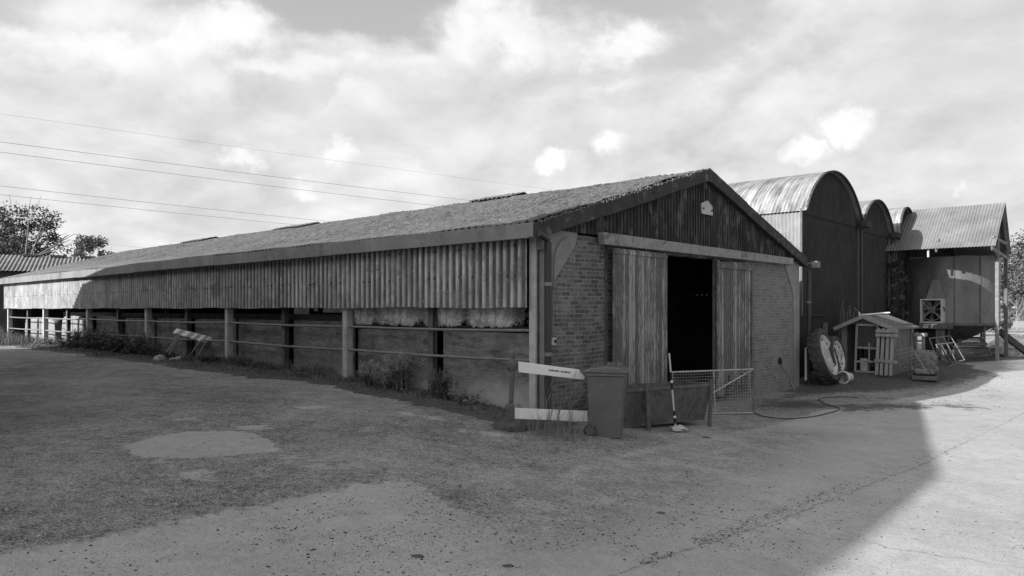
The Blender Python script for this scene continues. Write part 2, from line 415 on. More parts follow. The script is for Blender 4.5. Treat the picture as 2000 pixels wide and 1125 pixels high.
def ground_mat():
    s = NT('yard_ground', .95, .18)
    c = s.attr('conc'); m = s.attr('mud'); f = s.attr('field')
    n1 = s.noise(2.6, 6, .7); n2 = s.noise(11, 5, .7); n3 = s.noise(45, 6, .8); n0 = s.noise(.45, 4, .6); n4 = s.noise(150, 2, .6)
    # gravelly tarmac
    vg = s.vor(70)
    gv = s.math('MULTIPLY', s.math('ADD', s.math('ADD', s.ramp(n3, .35, .65, -.6, .6, False), s.math('ADD', s.ramp(n1, .3, .7, -.24, .2, False), s.ramp(n2, .3, .7, -.3, .28, False))), s.math('ADD', s.ramp(vg, .1, .6, .35, -.35, False), s.ramp(n0, .3, .7, .76, 1.2, False))), .30)
    # worn concrete
    cv = s.math('MULTIPLY', s.math('ADD', s.math('ADD', s.ramp(n2, .3, .7, -.09, .09, False), s.ramp(n1, .3, .7, -.08, .07, False)), s.math('ADD', s.ramp(n4, .35, .65, -.34, .30, False), s.ramp(n0, .3, .7, .9, 1.08, False))), .335)
    cr = s.vor(34); cm = s.math('ADD', s.math('MULTIPLY', s.noise(.9, 4, .65, None, .6), .6), s.math('MULTIPLY', s.noise(5, 4, .7), .5))
    cv = s.mix(s.math('MULTIPLY', s.ramp(cr, .14, .26, 1, 0), s.ramp(cm, .44, .60, .12, .8)), cv, .13)
    cv = s.mix(s.ramp(s.noise(1.9, 5, .7, s.scaled((1,1,1), (4,9,2)), .7), .5, .68, 0, .3), cv, .2)
    pit = s.vor(26); cv = s.mix(s.ramp(pit, .03, .10, .5, 0), cv, .11)
    # dirt films and grit drifting over the concrete
    d = s.noise(1.5, 6, .75, None, .5); d2 = s.noise(24, 4, .7)
    loose = s.math('MULTIPLY', s.ramp(d, .45, .62), s.ramp(d2, .42, .58))
    edge = s.math('ADD', c, s.math('ADD', s.ramp(n2, .25, .75, -.26, .26, False), s.ramp(n3, .3, .7, -.14, .14, False)))
    isc = s.ramp(edge, -.12, .16)
    far_in = s.ramp(c, .2, 1.0)
    cv = s.mix(s.math('MULTIPLY', loose, .28), cv, .2)
    band = s.math('MULTIPLY', s.ramp(s.attr('grit'), .0, 1.0), s.ramp(s.math('ADD', s.math('MULTIPLY', d2, .5), s.math('MULTIPLY', n1, .5)), .40, .56))
    cv = s.mix(s.math('MULTIPLY', band, .8), cv, .14)
    val = s.mix(isc, gv, cv)
    # slab joint filled with dirt
    a, b = gnd(1890, 862), gnd(1215, 1118); dr = (b-a).normalized(); nr = Vector((-dr.y, dr.x, 0))
    dist = s.math('ABSOLUTE', s.math('ADD', s.math('SUBTRACT', s.dot(tuple(nr)), nr.dot(Vector((a.x, a.y, 0)))), s.ramp(n1, .2, .8, -.05, .05, False)))
    jm = s.ramp(s.math('ADD', dist, s.math('ADD', s.ramp(n2, .3, .7, -.012, .03, False), s.ramp(n3, .3, .7, -.01, .02, False))), .008, .036, 1, 0)
    jm = s.math('MULTIPLY', jm, s.ramp(c, -.2, .3))
    val = s.mix(s.math('MULTIPLY', jm, s.ramp(n2, .35, .6, .45, .85)), val, .09)
    a, b = gnd(1480, 1025), gnd(1690, 1062); dr = (b-a).normalized(); nr = Vector((-dr.y, dr.x, 0))
    dist = s.math('ABSOLUTE', s.math('ADD', s.math('SUBTRACT', s.dot(tuple(nr)), nr.dot(Vector((a.x, a.y, 0)))), s.ramp(n1, .2, .8, -.12, .12, False)))
    val = s.mix(s.math('MULTIPLY', s.ramp(dist, .008, .03, .4, 0), s.math('MULTIPLY', s.ramp(n2, .35, .6), s.ramp(c, .3, .8))), val, .09)
    mu = s.ramp(s.math('ADD', m, s.math('ADD', s.ramp(n2, .3, .7, -.6, .6, False), s.ramp(n1, .3, .7, -.6, .6, False))), -.1, .5)
    mv = s.math('MULTIPLY', s.ramp(n2, .3, .7, .5, 1.6, False), .06)
    val = s.mix(s.math('MULTIPLY', mu, .9), val, mv)
    fv = s.math('MULTIPLY', s.ramp(n0, .3, .7, .75, 1.2, False), .30)
    val = s.mix(f, val, fv)
    h = s.mix(isc, s.math('ADD', n3, s.math('MULTIPLY', s.ramp(vg, 0, .6, 1, 0), .8)), s.math('ADD', s.math('MULTIPLY', n4, .25), s.math('MULTIPLY', n2, .25)))
    h = s.math('ADD', h, s.math('MULTIPLY', mu, n2))
    return s.done(val, h, .75, .02)
M['ground'] = ground_mat()
GRIT = wpoly([(840,950),(1000,1080),(1150,1060),(1350,980),(1500,930),(1640,850),(1500,830),(1250,865),(900,860)])
go = obj('ground', ground, M['ground'], normals=False, smooth=True)
ga = [max(0, min(1, .5+sd_poly(p.x, p.y, GRIT)/1.4)) if (-6 < p.x < 14 and 2 < p.y < 24) else 0.0 for p in ground.v]
for nm, arr in (('conc', ca), ('mud', ma), ('field', fa), ('grit', ga)):
    at = go.data.attributes.new(nm, 'FLOAT', 'POINT'); at.data.foreach_set('value', arr)
go['kind'] = 'structure'
# ------------------------------------------------------------------ long shed
SZ = -1.9
shed = thing('cattle_shed', 'long low corrugated livestock shed with mossy roof and brick gable with sliding doors', 'shed', F(0, 0, SZ))
L = 33.2; W = 11.32; EZ = 1.40; RZ = 3.13; MIDV = W/2
PIT = .172
def rz(v): return EZ+(RZ-EZ)*(1-abs(v-MIDV)/(MIDV+.28))
def roof_fn(front):
    def fn(a, b):
        row = min(2, int(b*3)); lap = .022*(1-(b*3-row))
        u = -.12+a*(L+.38); v = (-.28+b*(MIDV+.28)) if front else (W+.12-b*(MIDV+.12))
        z = rz(v)+.03*math.sin(2*math.pi*u/PIT)+lap
        p = F(u, v, z)
        m = noise.noise(p*5.5)+.6*noise.noise(p*13)
        z += .038*max(0, m+.25*noise.noise(p*27))*min(1, .3+2.2*b) + .05*noise.noise(p*.6)
        if a < .012: z += .03*abs(noise.noise(p*9))
        return F(u, v, z)
    return fn
rb = MB(); rb.grid(roof_fn(True), 1180, 64)
nf = len(rb.v)
rb.grid(roof_fn(False), 600, 4)
rb.fbox(-.14, -.08, -.30, -.26, EZ-.04, EZ+.02)
ro = obj('roof', rb, M['moss'], shed, smooth=True, normals=False, flat_angle=80)
ev = []
for i in range(len(rb.v)):
    b = (i % 65)/64 if i < nf else 1
    u = -.12+(i//65)/1180*(L+.38) if i < nf else 0
    k = max(0, 1-b/.16) if u < 17.5 else max(0, 1-b/(.16+(u-17.5)*.03))
    ev.append(min(1, k*(.35 if u < 14 else 1)))
at = ro.data.attributes.new('eave', 'FLOAT', 'POINT'); at.data.foreach_set('value', ev)
for pa, pb in ((945,1025), (560,622), (378,422)):      # raised sheets along the ridge
    u1 = on_v(pa, 400, MIDV)[0]; u0 = on_v(pb, 400, MIDV)[0]
    q = MB()
    def rv(a, b, u0=u0, u1=u1):
        u = u0+a*(u1-u0); v = MIDV+.62-b*1.24
        return F(u, v, RZ+.085-.34*abs(b-.5)+.02*math.sin(2*math.pi*u/PIT)+.02*noise.noise(Vector((u*3, v*3, 1))))
    q.grid(rv, 80, 4)
    q.fbox(u0+.02, u1-.02, MIDV-.5, MIDV+.5, RZ-.12, RZ-.02)
    obj('ridge_vent', q, M['moss'], shed, smooth=True, normals=False)
# eaves board, in lengths
q = MB()
us = [-.14, 5.6, 11.1, 16.6, 22.1, 27.6, L+.25]
for a, b in zip(us, us[1:]):
    dz = random.uniform(-.012, .012)
    q.fbox(a+.006, b-.006, -.33, -.285, EZ-.225+dz, EZ+.025+dz)
obj('fascia', q, M['fascia'], shed, bevel=.006)
# side sheets
q = MB()
NS = int((L-.25)/PIT*8)
def side(a, b):
    u = .2+a*(L-.25); z = .03+b*1.2
    w = math.sin(2*math.pi*u/PIT)
    sheet = int(u/1.03); z += (0 if b > .01 else .012*math.sin(sheet*4.7))
    return F(u, -.08-.033*w+.006*math.sin(sheet*2.1), z)
q.grid(side, NS, 6)
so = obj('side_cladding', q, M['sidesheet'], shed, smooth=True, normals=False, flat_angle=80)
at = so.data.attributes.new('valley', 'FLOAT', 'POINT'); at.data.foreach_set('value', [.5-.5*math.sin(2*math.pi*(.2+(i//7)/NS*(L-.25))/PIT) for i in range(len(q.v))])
q = MB()
k = 0; u = .35; nfx = 0
while u < L:
    for z in (1.1, .58):
        for du in (0, PIT*(2 if k % 2 else 1)):
            uu = round((u+du)/PIT)*PIT+PIT*.75
            fx_ = MB() if nfx < 99 else q; nfx += 1
            fx_.blob(F(uu, -.112, z+random.uniform(-.01, .01)), (.018, .018, .018), 6, 0)
            if fx_ is not q: obj('sheet_fixing', fx_, M['dark'], so, normals=False)
    u += 1.02; k += 1
tag(obj('far_fixings', q, M['dark'], so, normals=False), kind='stuff')
# posts along the open side, rails between, stanchions half way
PU = [0.17, 5.62, 11.11, 16.57, 22.06, 27.39, 32.9]
for u in PU:
    x, y, _ = F(u, 0)
    obj('post', MB().fbox(u-.075, u+.075, -.01, .17 if u > 1 else .05, g(x, y)-.15, EZ-.05), M['post'], shed, bevel=.012)
for a, b in zip(PU, PU[1:]):
    um = (a+b)/2; x, y, _ = F(um, .15); gz = g(x, y)
    st = MB().fbox(um-.07, um+.07, .10, .115, gz-.1, 1.1).fbox(um-.07, um+.07, .205, .22, gz-.1, 1.1).fbox(um-.008, um+.008, .115, .205, gz-.1, 1.1)
    obj('stanchion', st, M['rust'], shed)
    for z, s_ in ((-.37, random.uniform(-.03, .03)), (-.88, random.uniform(-.03, .03))):
        if z < -.5 and a > 16 and b < 28: pass
        pts = [F(a+.08+(b-a-.16)*t, .055, z+s_*(t-.5)-.02*math.sin(math.pi*t)) for t in (0, .25, .5, .75, 1)]
        obj('rail', MB().tube(pts, .027, 8), M['pipe'], shed, smooth=True)
    if a > 22: continue
    bd = MB()
    top = -.42 if a < 5 else -.27
    for (s0, s1) in ((a+.0, um-.075), (um+.075, b-.0)):
        bd.fbox(s0+.08, s1-.08, .30, .345, gz-.2, top+random.uniform(-.02, .02))
    obj('kick_board', bd, M['board'], shed, bevel=.008)
q = MB().beam(F(5.7, .75, -.2), F(27.3, .75, -.2), .06, .15)
for u in (8, 10, 13.5, 15.5, 18.6): q.beam(F(u, .78, -.27), F(u+.5, .62, -.5), .03, .03)
obj('feed_beam', q, M['beam'], shed)
for u in PU[1:]:
    obj('inner_post', MB().fbox(u-.06, u+.06, 5.0, 5.15, SZ, 2.6), M['beam'], shed)
    obj('inner_post', MB().fbox(u-.06, u+.06, 8.4, 8.55, SZ, 2.0), M['beam'], shed)
# rear and far walls with the gaps daylight comes through
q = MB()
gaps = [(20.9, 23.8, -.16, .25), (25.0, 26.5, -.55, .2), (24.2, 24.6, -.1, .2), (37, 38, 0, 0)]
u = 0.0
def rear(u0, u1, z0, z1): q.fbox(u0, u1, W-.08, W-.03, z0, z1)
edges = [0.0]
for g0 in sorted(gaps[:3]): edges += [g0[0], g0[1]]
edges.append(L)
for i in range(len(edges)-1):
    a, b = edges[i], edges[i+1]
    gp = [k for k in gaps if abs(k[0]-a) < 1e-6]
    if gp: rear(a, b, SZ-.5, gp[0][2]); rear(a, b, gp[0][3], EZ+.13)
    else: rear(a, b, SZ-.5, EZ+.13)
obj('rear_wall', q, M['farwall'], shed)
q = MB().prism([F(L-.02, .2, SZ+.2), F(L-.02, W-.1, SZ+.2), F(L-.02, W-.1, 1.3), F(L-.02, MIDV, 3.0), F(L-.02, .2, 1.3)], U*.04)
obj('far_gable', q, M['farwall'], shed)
# ---- brick gable
gl = lambda v: g(*F(0, v)[:2])-.2
q = MB()
q.fbox(0.02, .24, .22, 3.4, gl(1)-.1, 1.33)
q.fbox(0.02, .24, 7.0, W-.2, gl(9), 1.33)
q.fbox(0.02, .24, 3.4, 7.0, 1.16, 1.33)
obj('brick_wall', q, M['brick'], shed)
q = MB()
def haunch(pts, u0, u1): q.prism([F(u0, v, z) for v, z in pts], U*(u1-u0))
haunch([(.10, gl(0)), (.24, gl(0)), (.24, .34), (.76, .9), (.98, 1.16), (1.05, 1.42), (.10, 1.38)], -.012, .12)
obj('portal_frame', q, M['concrete'], shed, bevel=.01)
q = MB()
haunch([(.02, 1.0), (.12, 1.0), (.12, 1.38), (.02, 1.36)], -.01, .1)
obj('padstone', q, M['concrete'], shed, bevel=.01)
q = MB()
haunch([(W+.03, gl(W)), (W-.26, gl(W)), (W-.42, .45), (W-.95, 1.12), (W-1.05, 1.42), (W+.03, 1.3)], -.012, .3)
obj('portal_frame', q, M['concrete'], shed, bevel=.01)
obj('corner_post', MB().fbox(.1, .26, .03, .2, gl(0), 1.3), M['rust'], shed)
q = MB()
def gab(a, b):
    v = .02+a*(W-.04); zt = rz(v)-.10; z0 = min(1.36, zt-.01)
    if v < 1.7: z0 = min(zt-.01, 1.36)
    return F(-.03-.012*math.sin(2*math.pi*v/.118), v, z0+b*(zt-z0))
q.grid(gab, 760, 10)
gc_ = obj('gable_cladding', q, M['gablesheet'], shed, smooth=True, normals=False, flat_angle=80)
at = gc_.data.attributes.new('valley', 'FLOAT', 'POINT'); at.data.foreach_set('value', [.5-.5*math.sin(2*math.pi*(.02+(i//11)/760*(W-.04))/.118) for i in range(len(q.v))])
q = MB()
for s_ in (0, 1):
    vA, vB = (-.34, MIDV) if s_ == 0 else (W+.16, MIDV)
    nseg = 3
    for i in range(nseg):
        t0, t1 = i/nseg, (i+1)/nseg
        va, vb = vA+(vB-vA)*t0, vA+(vB-vA)*t1
        dz = -.012*(i % 2)
        q.prism([F(-.18-.004*i, va, rz(va)-.25+dz), F(-.18-.004*i, vb, rz(vb)-.25+dz), F(-.18-.004*i, vb, rz(vb)+.02+dz), F(-.18-.004*i, va, rz(va)+.02+dz)], U*.045)
    q.prism([F(-.135, vA, rz(vA)-.23), F(-.135, vB, rz(vB)-.23), F(-.135, vB, rz(vB)-.195), F(-.135, vA, rz(vA)-.195)], U*.12)
obj('barge_board', q, M['barge'], shed, bevel=.006)
q = MB()
for i in range(380):                                     # moss hanging over the verge
    t = random.random(); s_ = 1 if random.random() < .93 else 0
    v = (-.2+t*(MIDV+.2)) if s_ else (W+.1-t*(MIDV+.1))
    q.blob(F(-.18+random.gauss(.03, .03), v, rz(v)+.015+random.uniform(-.02, .02)), [random.uniform(.01, .024)]*3, 5, .3, 2, i)
tag(obj('verge_moss', q, M['moss'], shed, normals=False), kind='stuff')
# ---- doors, track beam
q = MB().prism([F(-.21, 1.52, 1.40), F(-.21, 1.58, 1.18), F(-.21, 10.4, 1.20), F(-.21, 10.4, 1.385)], U*.13)
obj('door_track_beam', q, M['lintel'], shed, bevel=.008)
def planks(v0, v1, zt, zb_fn, u0, w=.11):
    q = MB(); v = v0
    while v < v1-.02:
        e = min(v1, v+w)
        du = random.uniform(-.004, .004); zb = zb_fn((v+e)/2)
        q.hexa([F(u0+du, v+.003, zb), F(u0+.035+du, v+.003, zb), F(u0+.035+du, e-.003, zb), F(u0+du, e-.003, zb), F(u0+du, v+.003, zt(v)), F(u0+.035+du, v+.003, zt(v)), F(u0+.035+du, e-.003, zt(e)), F(u0+du, e-.003, zt(e))])
        v = e
    return q
DV = [on_u(px, 600, -.17)[0] for px in (1199, 1304, 1401, 1470)]
dl = obj('sliding_door', planks(DV[0], DV[1], lambda v: 1.14, lambda v: -1.95+random.uniform(0, .06), -.17), M['door'], shed, bevel=.004)
dr = obj('sliding_door', planks(DV[2], DV[3], lambda v: 1.10+.02*(v-6.4), lambda v: -2.02+(random.uniform(.1, .55) if 6.5 < v < 7.6 else random.uniform(0, .08)), -.165), M['door'], shed, bevel=.004)
q = MB()
q.fbox(-.19, -.172, DV[0]+.02, DV[1]-.03, 1.04, 1.1)
obj('door_batten', q, M['door'], dl)
for a_ in ((DV[2]-.02, DV[2]+.08, -1.95, 1.12), (DV[3]-.1, DV[3], -1.9, 1.13), (DV[2]+.083, DV[3]-.103, .95, 1.06)): obj('door_batten', MB().fbox(-.192, -.168, *a_), M['door'], dr)
obj('door_post', MB().fbox(-.03, .018, DV[0]-.03, DV[0]-.005, -2.0, 1.2), M['rust'], shed)
for v in (DV[1]-.04, DV[2]+.03): obj('door_jamb', MB().fbox(-.12, -.05, v-.03, v+.03, -2.0, 1.18), M['rust'], shed)
# vent plate, downpipes, conduit
vp = [(1370.5,397), (1382,391.5), (1391.5,403), (1392.5,421), (1371.5,417)]
q = MB().prism([F(-.075, *on_u(px, py, -.075)) for px, py in vp], U*.03)
vpo = obj('vent_plate', q, M['plate'], shed)
for px, py in ((1374,407), (1390,411.5)): obj('bolt', MB().blob(F(-.078, *on_u(px, py, -.078)), (.025, .025, .025), 8, 0), M['dark'], vpo)
dp = MB().tube([F(-.14, .04, 1.12), F(-.14, .04, -2.0)], .062, 12).tube([F(-.14, .04, 1.15), F(-.14, -.1, 1.22), F(-.2, -.28, 1.24)], .055, 10)
dpo = obj('downpipe', dp, M['darkpipe'], shed, smooth=True)
for z in (.42, -.75): obj('pipe_clip', MB().tube([F(-.14, .04, z-.03), F(-.14, .04, z+.03)], .072, 12).beam(F(-.14, .04, z), F(0, .14, z), .02, .02), M['pipe'], dpo)
dv = W+.42
dp = MB().tube([F(-.12, dv, 1.1), F(-.12, dv, -2.25)], .058, 12)
dpo = obj('downpipe', dp, M['darkpipe'], shed, smooth=True)
for z in (.2, -1.4): obj('pipe_clip', MB().tube([F(-.12, dv, z-.03), F(-.12, dv, z+.03)], .07, 12), M['pipe'], dpo)
q = MB()
def gut(a, b):
    w = math.pi*b; return F(-.35+a*(L+.6), W+.42-.1*math.cos(w), 1.33-.1*math.sin(w))
q.grid(gut, 1, 10); q.prism([F(-.35, W+.42-.1*math.cos(math.pi*b/10), 1.33-.1*math.sin(math.pi*b/10)) for b in range(11)], U*.02)
q.fbox(-.40, -.25, W+.3, W+.55, 1.18, 1.36)
obj('gutter', q, M['fascia'], shed, normals=False)
obj('standpipe', MB().tube([F(-.16, W+.1, -1.1), F(-.16, W+.1, -2.0)], .035, 8).tube([F(-.17, W+.08, -1.08), F(-.22, W+.08, -1.08)], .02, 6), M['plate'], shed, smooth=True)
c = [(1107,463), (1096,470), (1087,485), (1083,505), (1081,560), (1080,660)]
cd = obj('conduit', MB().tube([F(-.03, *on_u(px, py, -.03)) for px, py in c], .009, 6), M['pipe'], shed, smooth=True)
v_, z_ = on_u(1080, 667, -.03)
sb = obj('switch_box', MB().fbox(-.06, -.0, v_-.07, v_+.07, z_-.065, z_+.065), M['grey_paint'], shed, bevel=.01)
obj('switch', MB().fbox(-.075, -.06, v_+.0, v_+.045, z_-.025, z_+.03), M['dark'], sb)
# ------------------------------------------------------------------ arched barns beyond the shed
BU = .48
def arch_barn(name, label, v0, v1, zs, za, length, u0, gut_side=True, panel=False):
    root = thing(name, label, 'barn', F(u0, (v0+v1)/2, -2.22))
    w = v1-v0; h = za-zs; Rr = (w*w/4+h*h)/(2*h); zc = za-Rr; th = math.asin(min(1, w/2/Rr))
    if h > w/2*.98: th = math.pi/2
    q = MB(); pit = .115; nu = int((length+.15)/pit*6)
    def rf(a, b):
        u = u0-.14+a*(length+.15); t = -th*1.03+2*th*1.03*b
        r = Rr+.016*math.sin(2*math.pi*u/pit)+.012*noise.noise(Vector((u*.5, b*3, v0)))
        return F(u, (v0+v1)/2+r*math.sin(t), zc+r*math.cos(t))
    q.grid(rf, nu, 26)
    obj('roof', q, M['barnroof'], root, smooth=True, normals=False, flat_angle=85)
    q = MB()
    pts = []
    for i in range(27):
        t = -th+2*th*i/26; pts.append((Rr*math.sin(t)+(v0+v1)/2, Rr*math.cos(t)+zc))
    for (a, b), (c, d) in zip(pts, pts[1:]):
        q.prism([F(u0-.17, a, b-.03), F(u0-.17, c, d-.03), F(u0-.17, c, d+.03), F(u0-.17, a, b+.03)], U*.08)
    obj('roof_edge', q, M['farwall'], root)
    def cw(vv, z, proud):
        return F(u0+.06-proud-.012*math.sin(2*math.pi*vv/.115), vv, z)
    zj = zs-.15
    q = MB(); n = int(w/.115*6)
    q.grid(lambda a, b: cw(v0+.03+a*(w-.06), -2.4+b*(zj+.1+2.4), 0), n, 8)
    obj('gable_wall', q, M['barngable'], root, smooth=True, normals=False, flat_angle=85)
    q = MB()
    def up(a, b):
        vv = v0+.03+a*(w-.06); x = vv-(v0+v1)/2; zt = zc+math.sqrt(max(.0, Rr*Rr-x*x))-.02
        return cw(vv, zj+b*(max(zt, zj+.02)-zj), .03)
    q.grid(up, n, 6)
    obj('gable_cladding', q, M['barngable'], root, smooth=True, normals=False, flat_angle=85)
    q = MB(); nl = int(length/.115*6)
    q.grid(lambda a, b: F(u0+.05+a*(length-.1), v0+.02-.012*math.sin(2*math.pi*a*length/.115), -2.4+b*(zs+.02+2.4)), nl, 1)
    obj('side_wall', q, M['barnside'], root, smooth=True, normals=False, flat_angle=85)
    obj('rear_wall', MB().fbox(u0+length-.1, u0+length-.05, v0+.05, v1-.05, -2.4, zs+.1), M['farwall'], root)
    obj('corner_trim', MB().fbox(u0-.0, u0+.06, v0-.03, v0+.05, -2.3, zs), M['rust'], root)
    obj('gutter', MB().fbox(u0-.2, u0+length, v1-.13, v1+.13, zs-.12, zs+.04).fbox(u0-.34, u0-.1, v1-.22, v1+.26, zs-.16, zs+.04), M['farwall'], root)
    if gut_side:
        obj('downpipe', MB().tube([F(u0-.09, v1-.02, zs-.15), F(u0-.09, v1-.02, -2.25)], .05, 8), M['darkpipe'], root, smooth=True)
    return root
b1 = arch_barn('arched_barn', 'taller dark gabled barn with streaked round corrugated roof beside the brick shed', 12.86, 18.19, 3.06, 4.5, 19, BU)
b2 = arch_barn('arched_barn', 'lower dark gabled barn with round roof between the tall arched barn and the open shelter', 18.19, 22.0, 2.96, 4.08, 17, BU)
b3 = arch_barn('arched_barn', 'smallest round roofed barn poking up behind the open shelter roof', 22.02, 24.07, 3.06, 4.09, 12, .24, False)
q = MB()
q.grid(lambda a, b: F(.36-.012*math.sin(2*math.pi*a*2.5/.115), 11.78+a*2.5, -2.4+b*2.2), 140, 1)
q.fbox(.30, .44, 11.78, 14.28, -.22, -.15)
tag(obj('infill_wall', q, M['barngable'], None, F(.36, 13, -2.1), normals=False), 'low dark sheeted wall closing the gap behind the leaning tractor wheels', 'wall')
# ------------------------------------------------------------------ open shelter
sh = thing('open_shelter', 'open sided shelter with steep grey corrugated roof over the feed bin', 'shelter', F(-2.97, 21.76, -1.9))
E0, E1, RD, BK, RT_, BZ = 21.59, 2.285, 23.73, 25.04, 4.04, 2.17
q = MB(); us0, us1 = -3.09, .73
def srf(a, b):
    u = us0+a*(us1-us0); w = .016*math.sin(2*math.pi*u/.105)
    if b < .62: k = b/.62; v = E0+k*(RD-E0); z = E1+k*(RT_-E1)
    else: k = (b-.62)/.38; v = RD+k*(BK-RD); z = RT_+k*(BZ-RT_)
    lap = .022 if .30 < b < .62 else 0
    return F(u, v-w*.6, z+w*.7+lap+.02*noise.noise(Vector((u*.6, v*.6, 2))))
q.grid(srf, 260, 21)
obj('roof', q, M['shelterroof'], sh, smooth=True, normals=False, flat_angle=85)
q = MB()
for u in (-2.98, -1.2, .6):
    q.beam(F(u, E0+.05, E1-.09), F(u, RD, RT_-.12), .07, .1).beam(F(u, RD, RT_-.12), F(u, BK-.05, BZ-.07), .07, .1)
    q.beam(F(u, E0+.3, 2.62), F(u, BK-.3, 2.55), .06, .1)
q.beam(F(-3.03, RD, RT_-.16), F(.65, RD, RT_-.16), .07, .12)
obj('rafter', q, M['beam'], sh)
obj('eaves_beam', MB().beam(F(-3.03, 22.75, 3.0), F(.65, 22.75, 3.0), .08, .13), M['beam'], sh)
obj('eaves_beam', MB().beam(F(-3.03, BK-.13, 2.1), F(.65, BK-.13, 2.1), .08, .13), M['beam'], sh)
obj('brace', MB().beam(F(-2.97, 21.75, 2.2), F(-2.97, 24.9, 2.0), .06, .13), M['beam'], sh)
for (u, v, m) in ((-2.97, 22.75, 'beam'), (-2.95, 24.75, 'rust'), (.56, 22.75, 'beam'), (.56, 24.9, 'beam')):
    obj('post', MB().fbox(u-.06, u+.06, v-.07, v+.07, -2.2, 3.05 if v < 23 else 2.3), M[m], sh, bevel=.01)
obj('brace', MB().beam(F(-2.97, 22.75, 1.9), F(-2.97, 21.9, 2.3), .05, .09), M['rust'], sh)
obj('roof_hook', MB().tube([F(-.92, E0+.16, 2.32), F(-.92, E0+.16, 1.98)], .04, 8), M['plate'], sh)
q = MB()
for i in range(240):
    u, v = random.uniform(-.1, .7), random.uniform(21.5, 22.2)
    c = F(u, v, random.uniform(-1.6, 1.9)); a = Vector((random.gauss(0,1), random.gauss(0,1), random.gauss(0,1))).normalized()*.09
    b = a.orthogonal().normalized()*.065
    q.add([c-a-b, c+a-b, c+a+b, c-a+b], [(0,1,2,3)])
for i in range(9):
    u, v = random.uniform(0, .6), random.uniform(21.6, 22.1); q.tube([F(u, v, -1.95), F(u+random.gauss(0,.2), v, 0), F(u+random.gauss(0,.2), v, 1.9)], .013, 4)
tag(obj('climbing_ivy', q, M['leafdark'], None, F(.3, 21.8, -1.9), normals=False), 'dark ivy climbing in the corner between the low arched barn and the shelter', 'plant')
# ------------------------------------------------------------------ feed bin with fan
sc = F(-.943, 24.885, 0); RB = 1.78
bn = thing('grain_bin', 'big dull round steel grain bin with square fan on its front under the shelter', 'grain bin', F(-.943, 24.885, -1.9))
q = MB().lathe([(0, 2.14), (1.0, 2.12), (RB, 2.06), (RB+.01, 1.1), (RB, .3), (RB, -.58)], 56, Matrix.Translation(sc))
obj('bin_wall', q, M['silo'], bn, smooth=True)
q = MB().lathe([(RB+.05, -.55), (RB+.05, -.635), (RB-.06, -.635), (RB-.06, -.55)], 56, Matrix.Translation(sc), closed=True)
for k in range(12):
    w = 2*math.pi*k/12+.1; d = Vector((math.cos(w), math.sin(w), 0)); q.beam(sc+d*(RB+.01)-Z*.55, sc+d*(RB+.01)+Z*2.03, .04, .02)
obj('rim_band', q, M['rust'], bn)
obj('hopper', MB().lathe([(RB-.05, -.63), (.22, -1.47), (.18, -1.66), (0, -1.66)], 40, Matrix.Translation(sc)), M['rust'], bn, smooth=True)
for k in range(8):
    w = 2*math.pi*k/8+.25; d = Vector((math.cos(w), math.sin(w), 0)); p = sc+d*(RB-.08)
    obj('leg', MB().tube([p-Z*.58, p-Z*2.0], .045, 8), M['rust'], bn, smooth=True)
VF = 22.6
def fp(px, py, v=VF): u, z = on_v(px, py, v); return F(u, v, z)
uL, zT = on_v(1797, 584, VF); uR, zB = on_v(1840, 631, VF)
fb = MB(); t = .05
fb.fbox(uR, uL, VF, 23.4, zT-t, zT).fbox(uR, uL, VF, 23.4, zB, zB+t).fbox(uL-t, uL, VF, 23.4, zB+t, zT-t).fbox(uR, uR+t, VF, 23.4, zB+t, zT-t)
fbo = obj('fan_housing', fb, M['grey_paint'], bn, bevel=.006)
obj('housing_back', MB().fbox(uR+t, uL-t, VF+.5, VF+.55, zB+t, zT-t), M['black'], bn)
um, zm = (uL+uR)/2, (zB+zT)/2+.03
q = MB().tube([F(um, VF+.12, zm), F(um, VF+.3, zm)], .13, 14)
for k in range(7):
    w = 2*math.pi*k/7+.3; d = U*math.cos(w)+Z*math.sin(w); e = -U*math.sin(w)+Z*math.cos(w); c = F(um, VF+.22, zm)
    q.add([c+d*.1-e*.04-V*.03, c+d*.1+e*.04+V*.03, c+d*.43+e*.1+V*.06, c+d*.43-e*.1-V*.06], [(0,1,2,3)])
obj('fan', q, M['rust'], bn, normals=False)
q = MB()
for k in range(4):
    w = math.pi/4+math.pi/2*k; d = U*math.cos(w)+Z*math.sin(w); c = F(um, VF+.08, zm); q.tube([c+d*.1, c+d*.52], .014, 6)
q.tube([F(um+.4*math.cos(w), VF+.09, zm+.4*math.sin(w)) for w in [2*math.pi*i/24 for i in range(25)]], .012, 5)
obj('fan_guard', q, M['galv'], bn)
uA, zA = on_v(1795, 631, VF-.03); uB, zC = on_v(1855, 643, VF-.03)
sp = obj('sign_panel', MB().fbox(uB, uA, VF-.03, VF+.6, zC, zB-.005), M['rust'], bn, bevel=.006)
VS = VF-.042
def letter(pts, q): q.prism([fp(px, py, VS) for px, py in pts], V*.01)
q = MB()
letter([(1805.5,633.2),(1816,633.2),(1815.4,634.4),(1807,634.4)], q); letter([(1805.5,633.2),(1807,634.4),(1805.2,638.2),(1803,639.8)], q)
letter([(1803,639.8),(1805,638.4),(1811.6,638.4),(1811,639.8)], q); letter([(1811.8,639.8),(1810.2,639.8),(1811.8,636),(1813.4,636)], q); letter([(1808.5,636),(1813.4,636),(1812.8,637),(1808.3,637)], q)
letter([(1817,632.8),(1831,632.2),(1830,634),(1816.4,634.6)], q); letter([(1820.6,634.4),(1823.2,634.3),(1820.2,640),(1817.4,640)], q)
obj('sign_letter', q, M['white'], sp)
obj('bin_support', MB().fbox(uR-.02, uR+.24, VF+.1, VF+.4, -2.0, zC), M['silo'], bn)
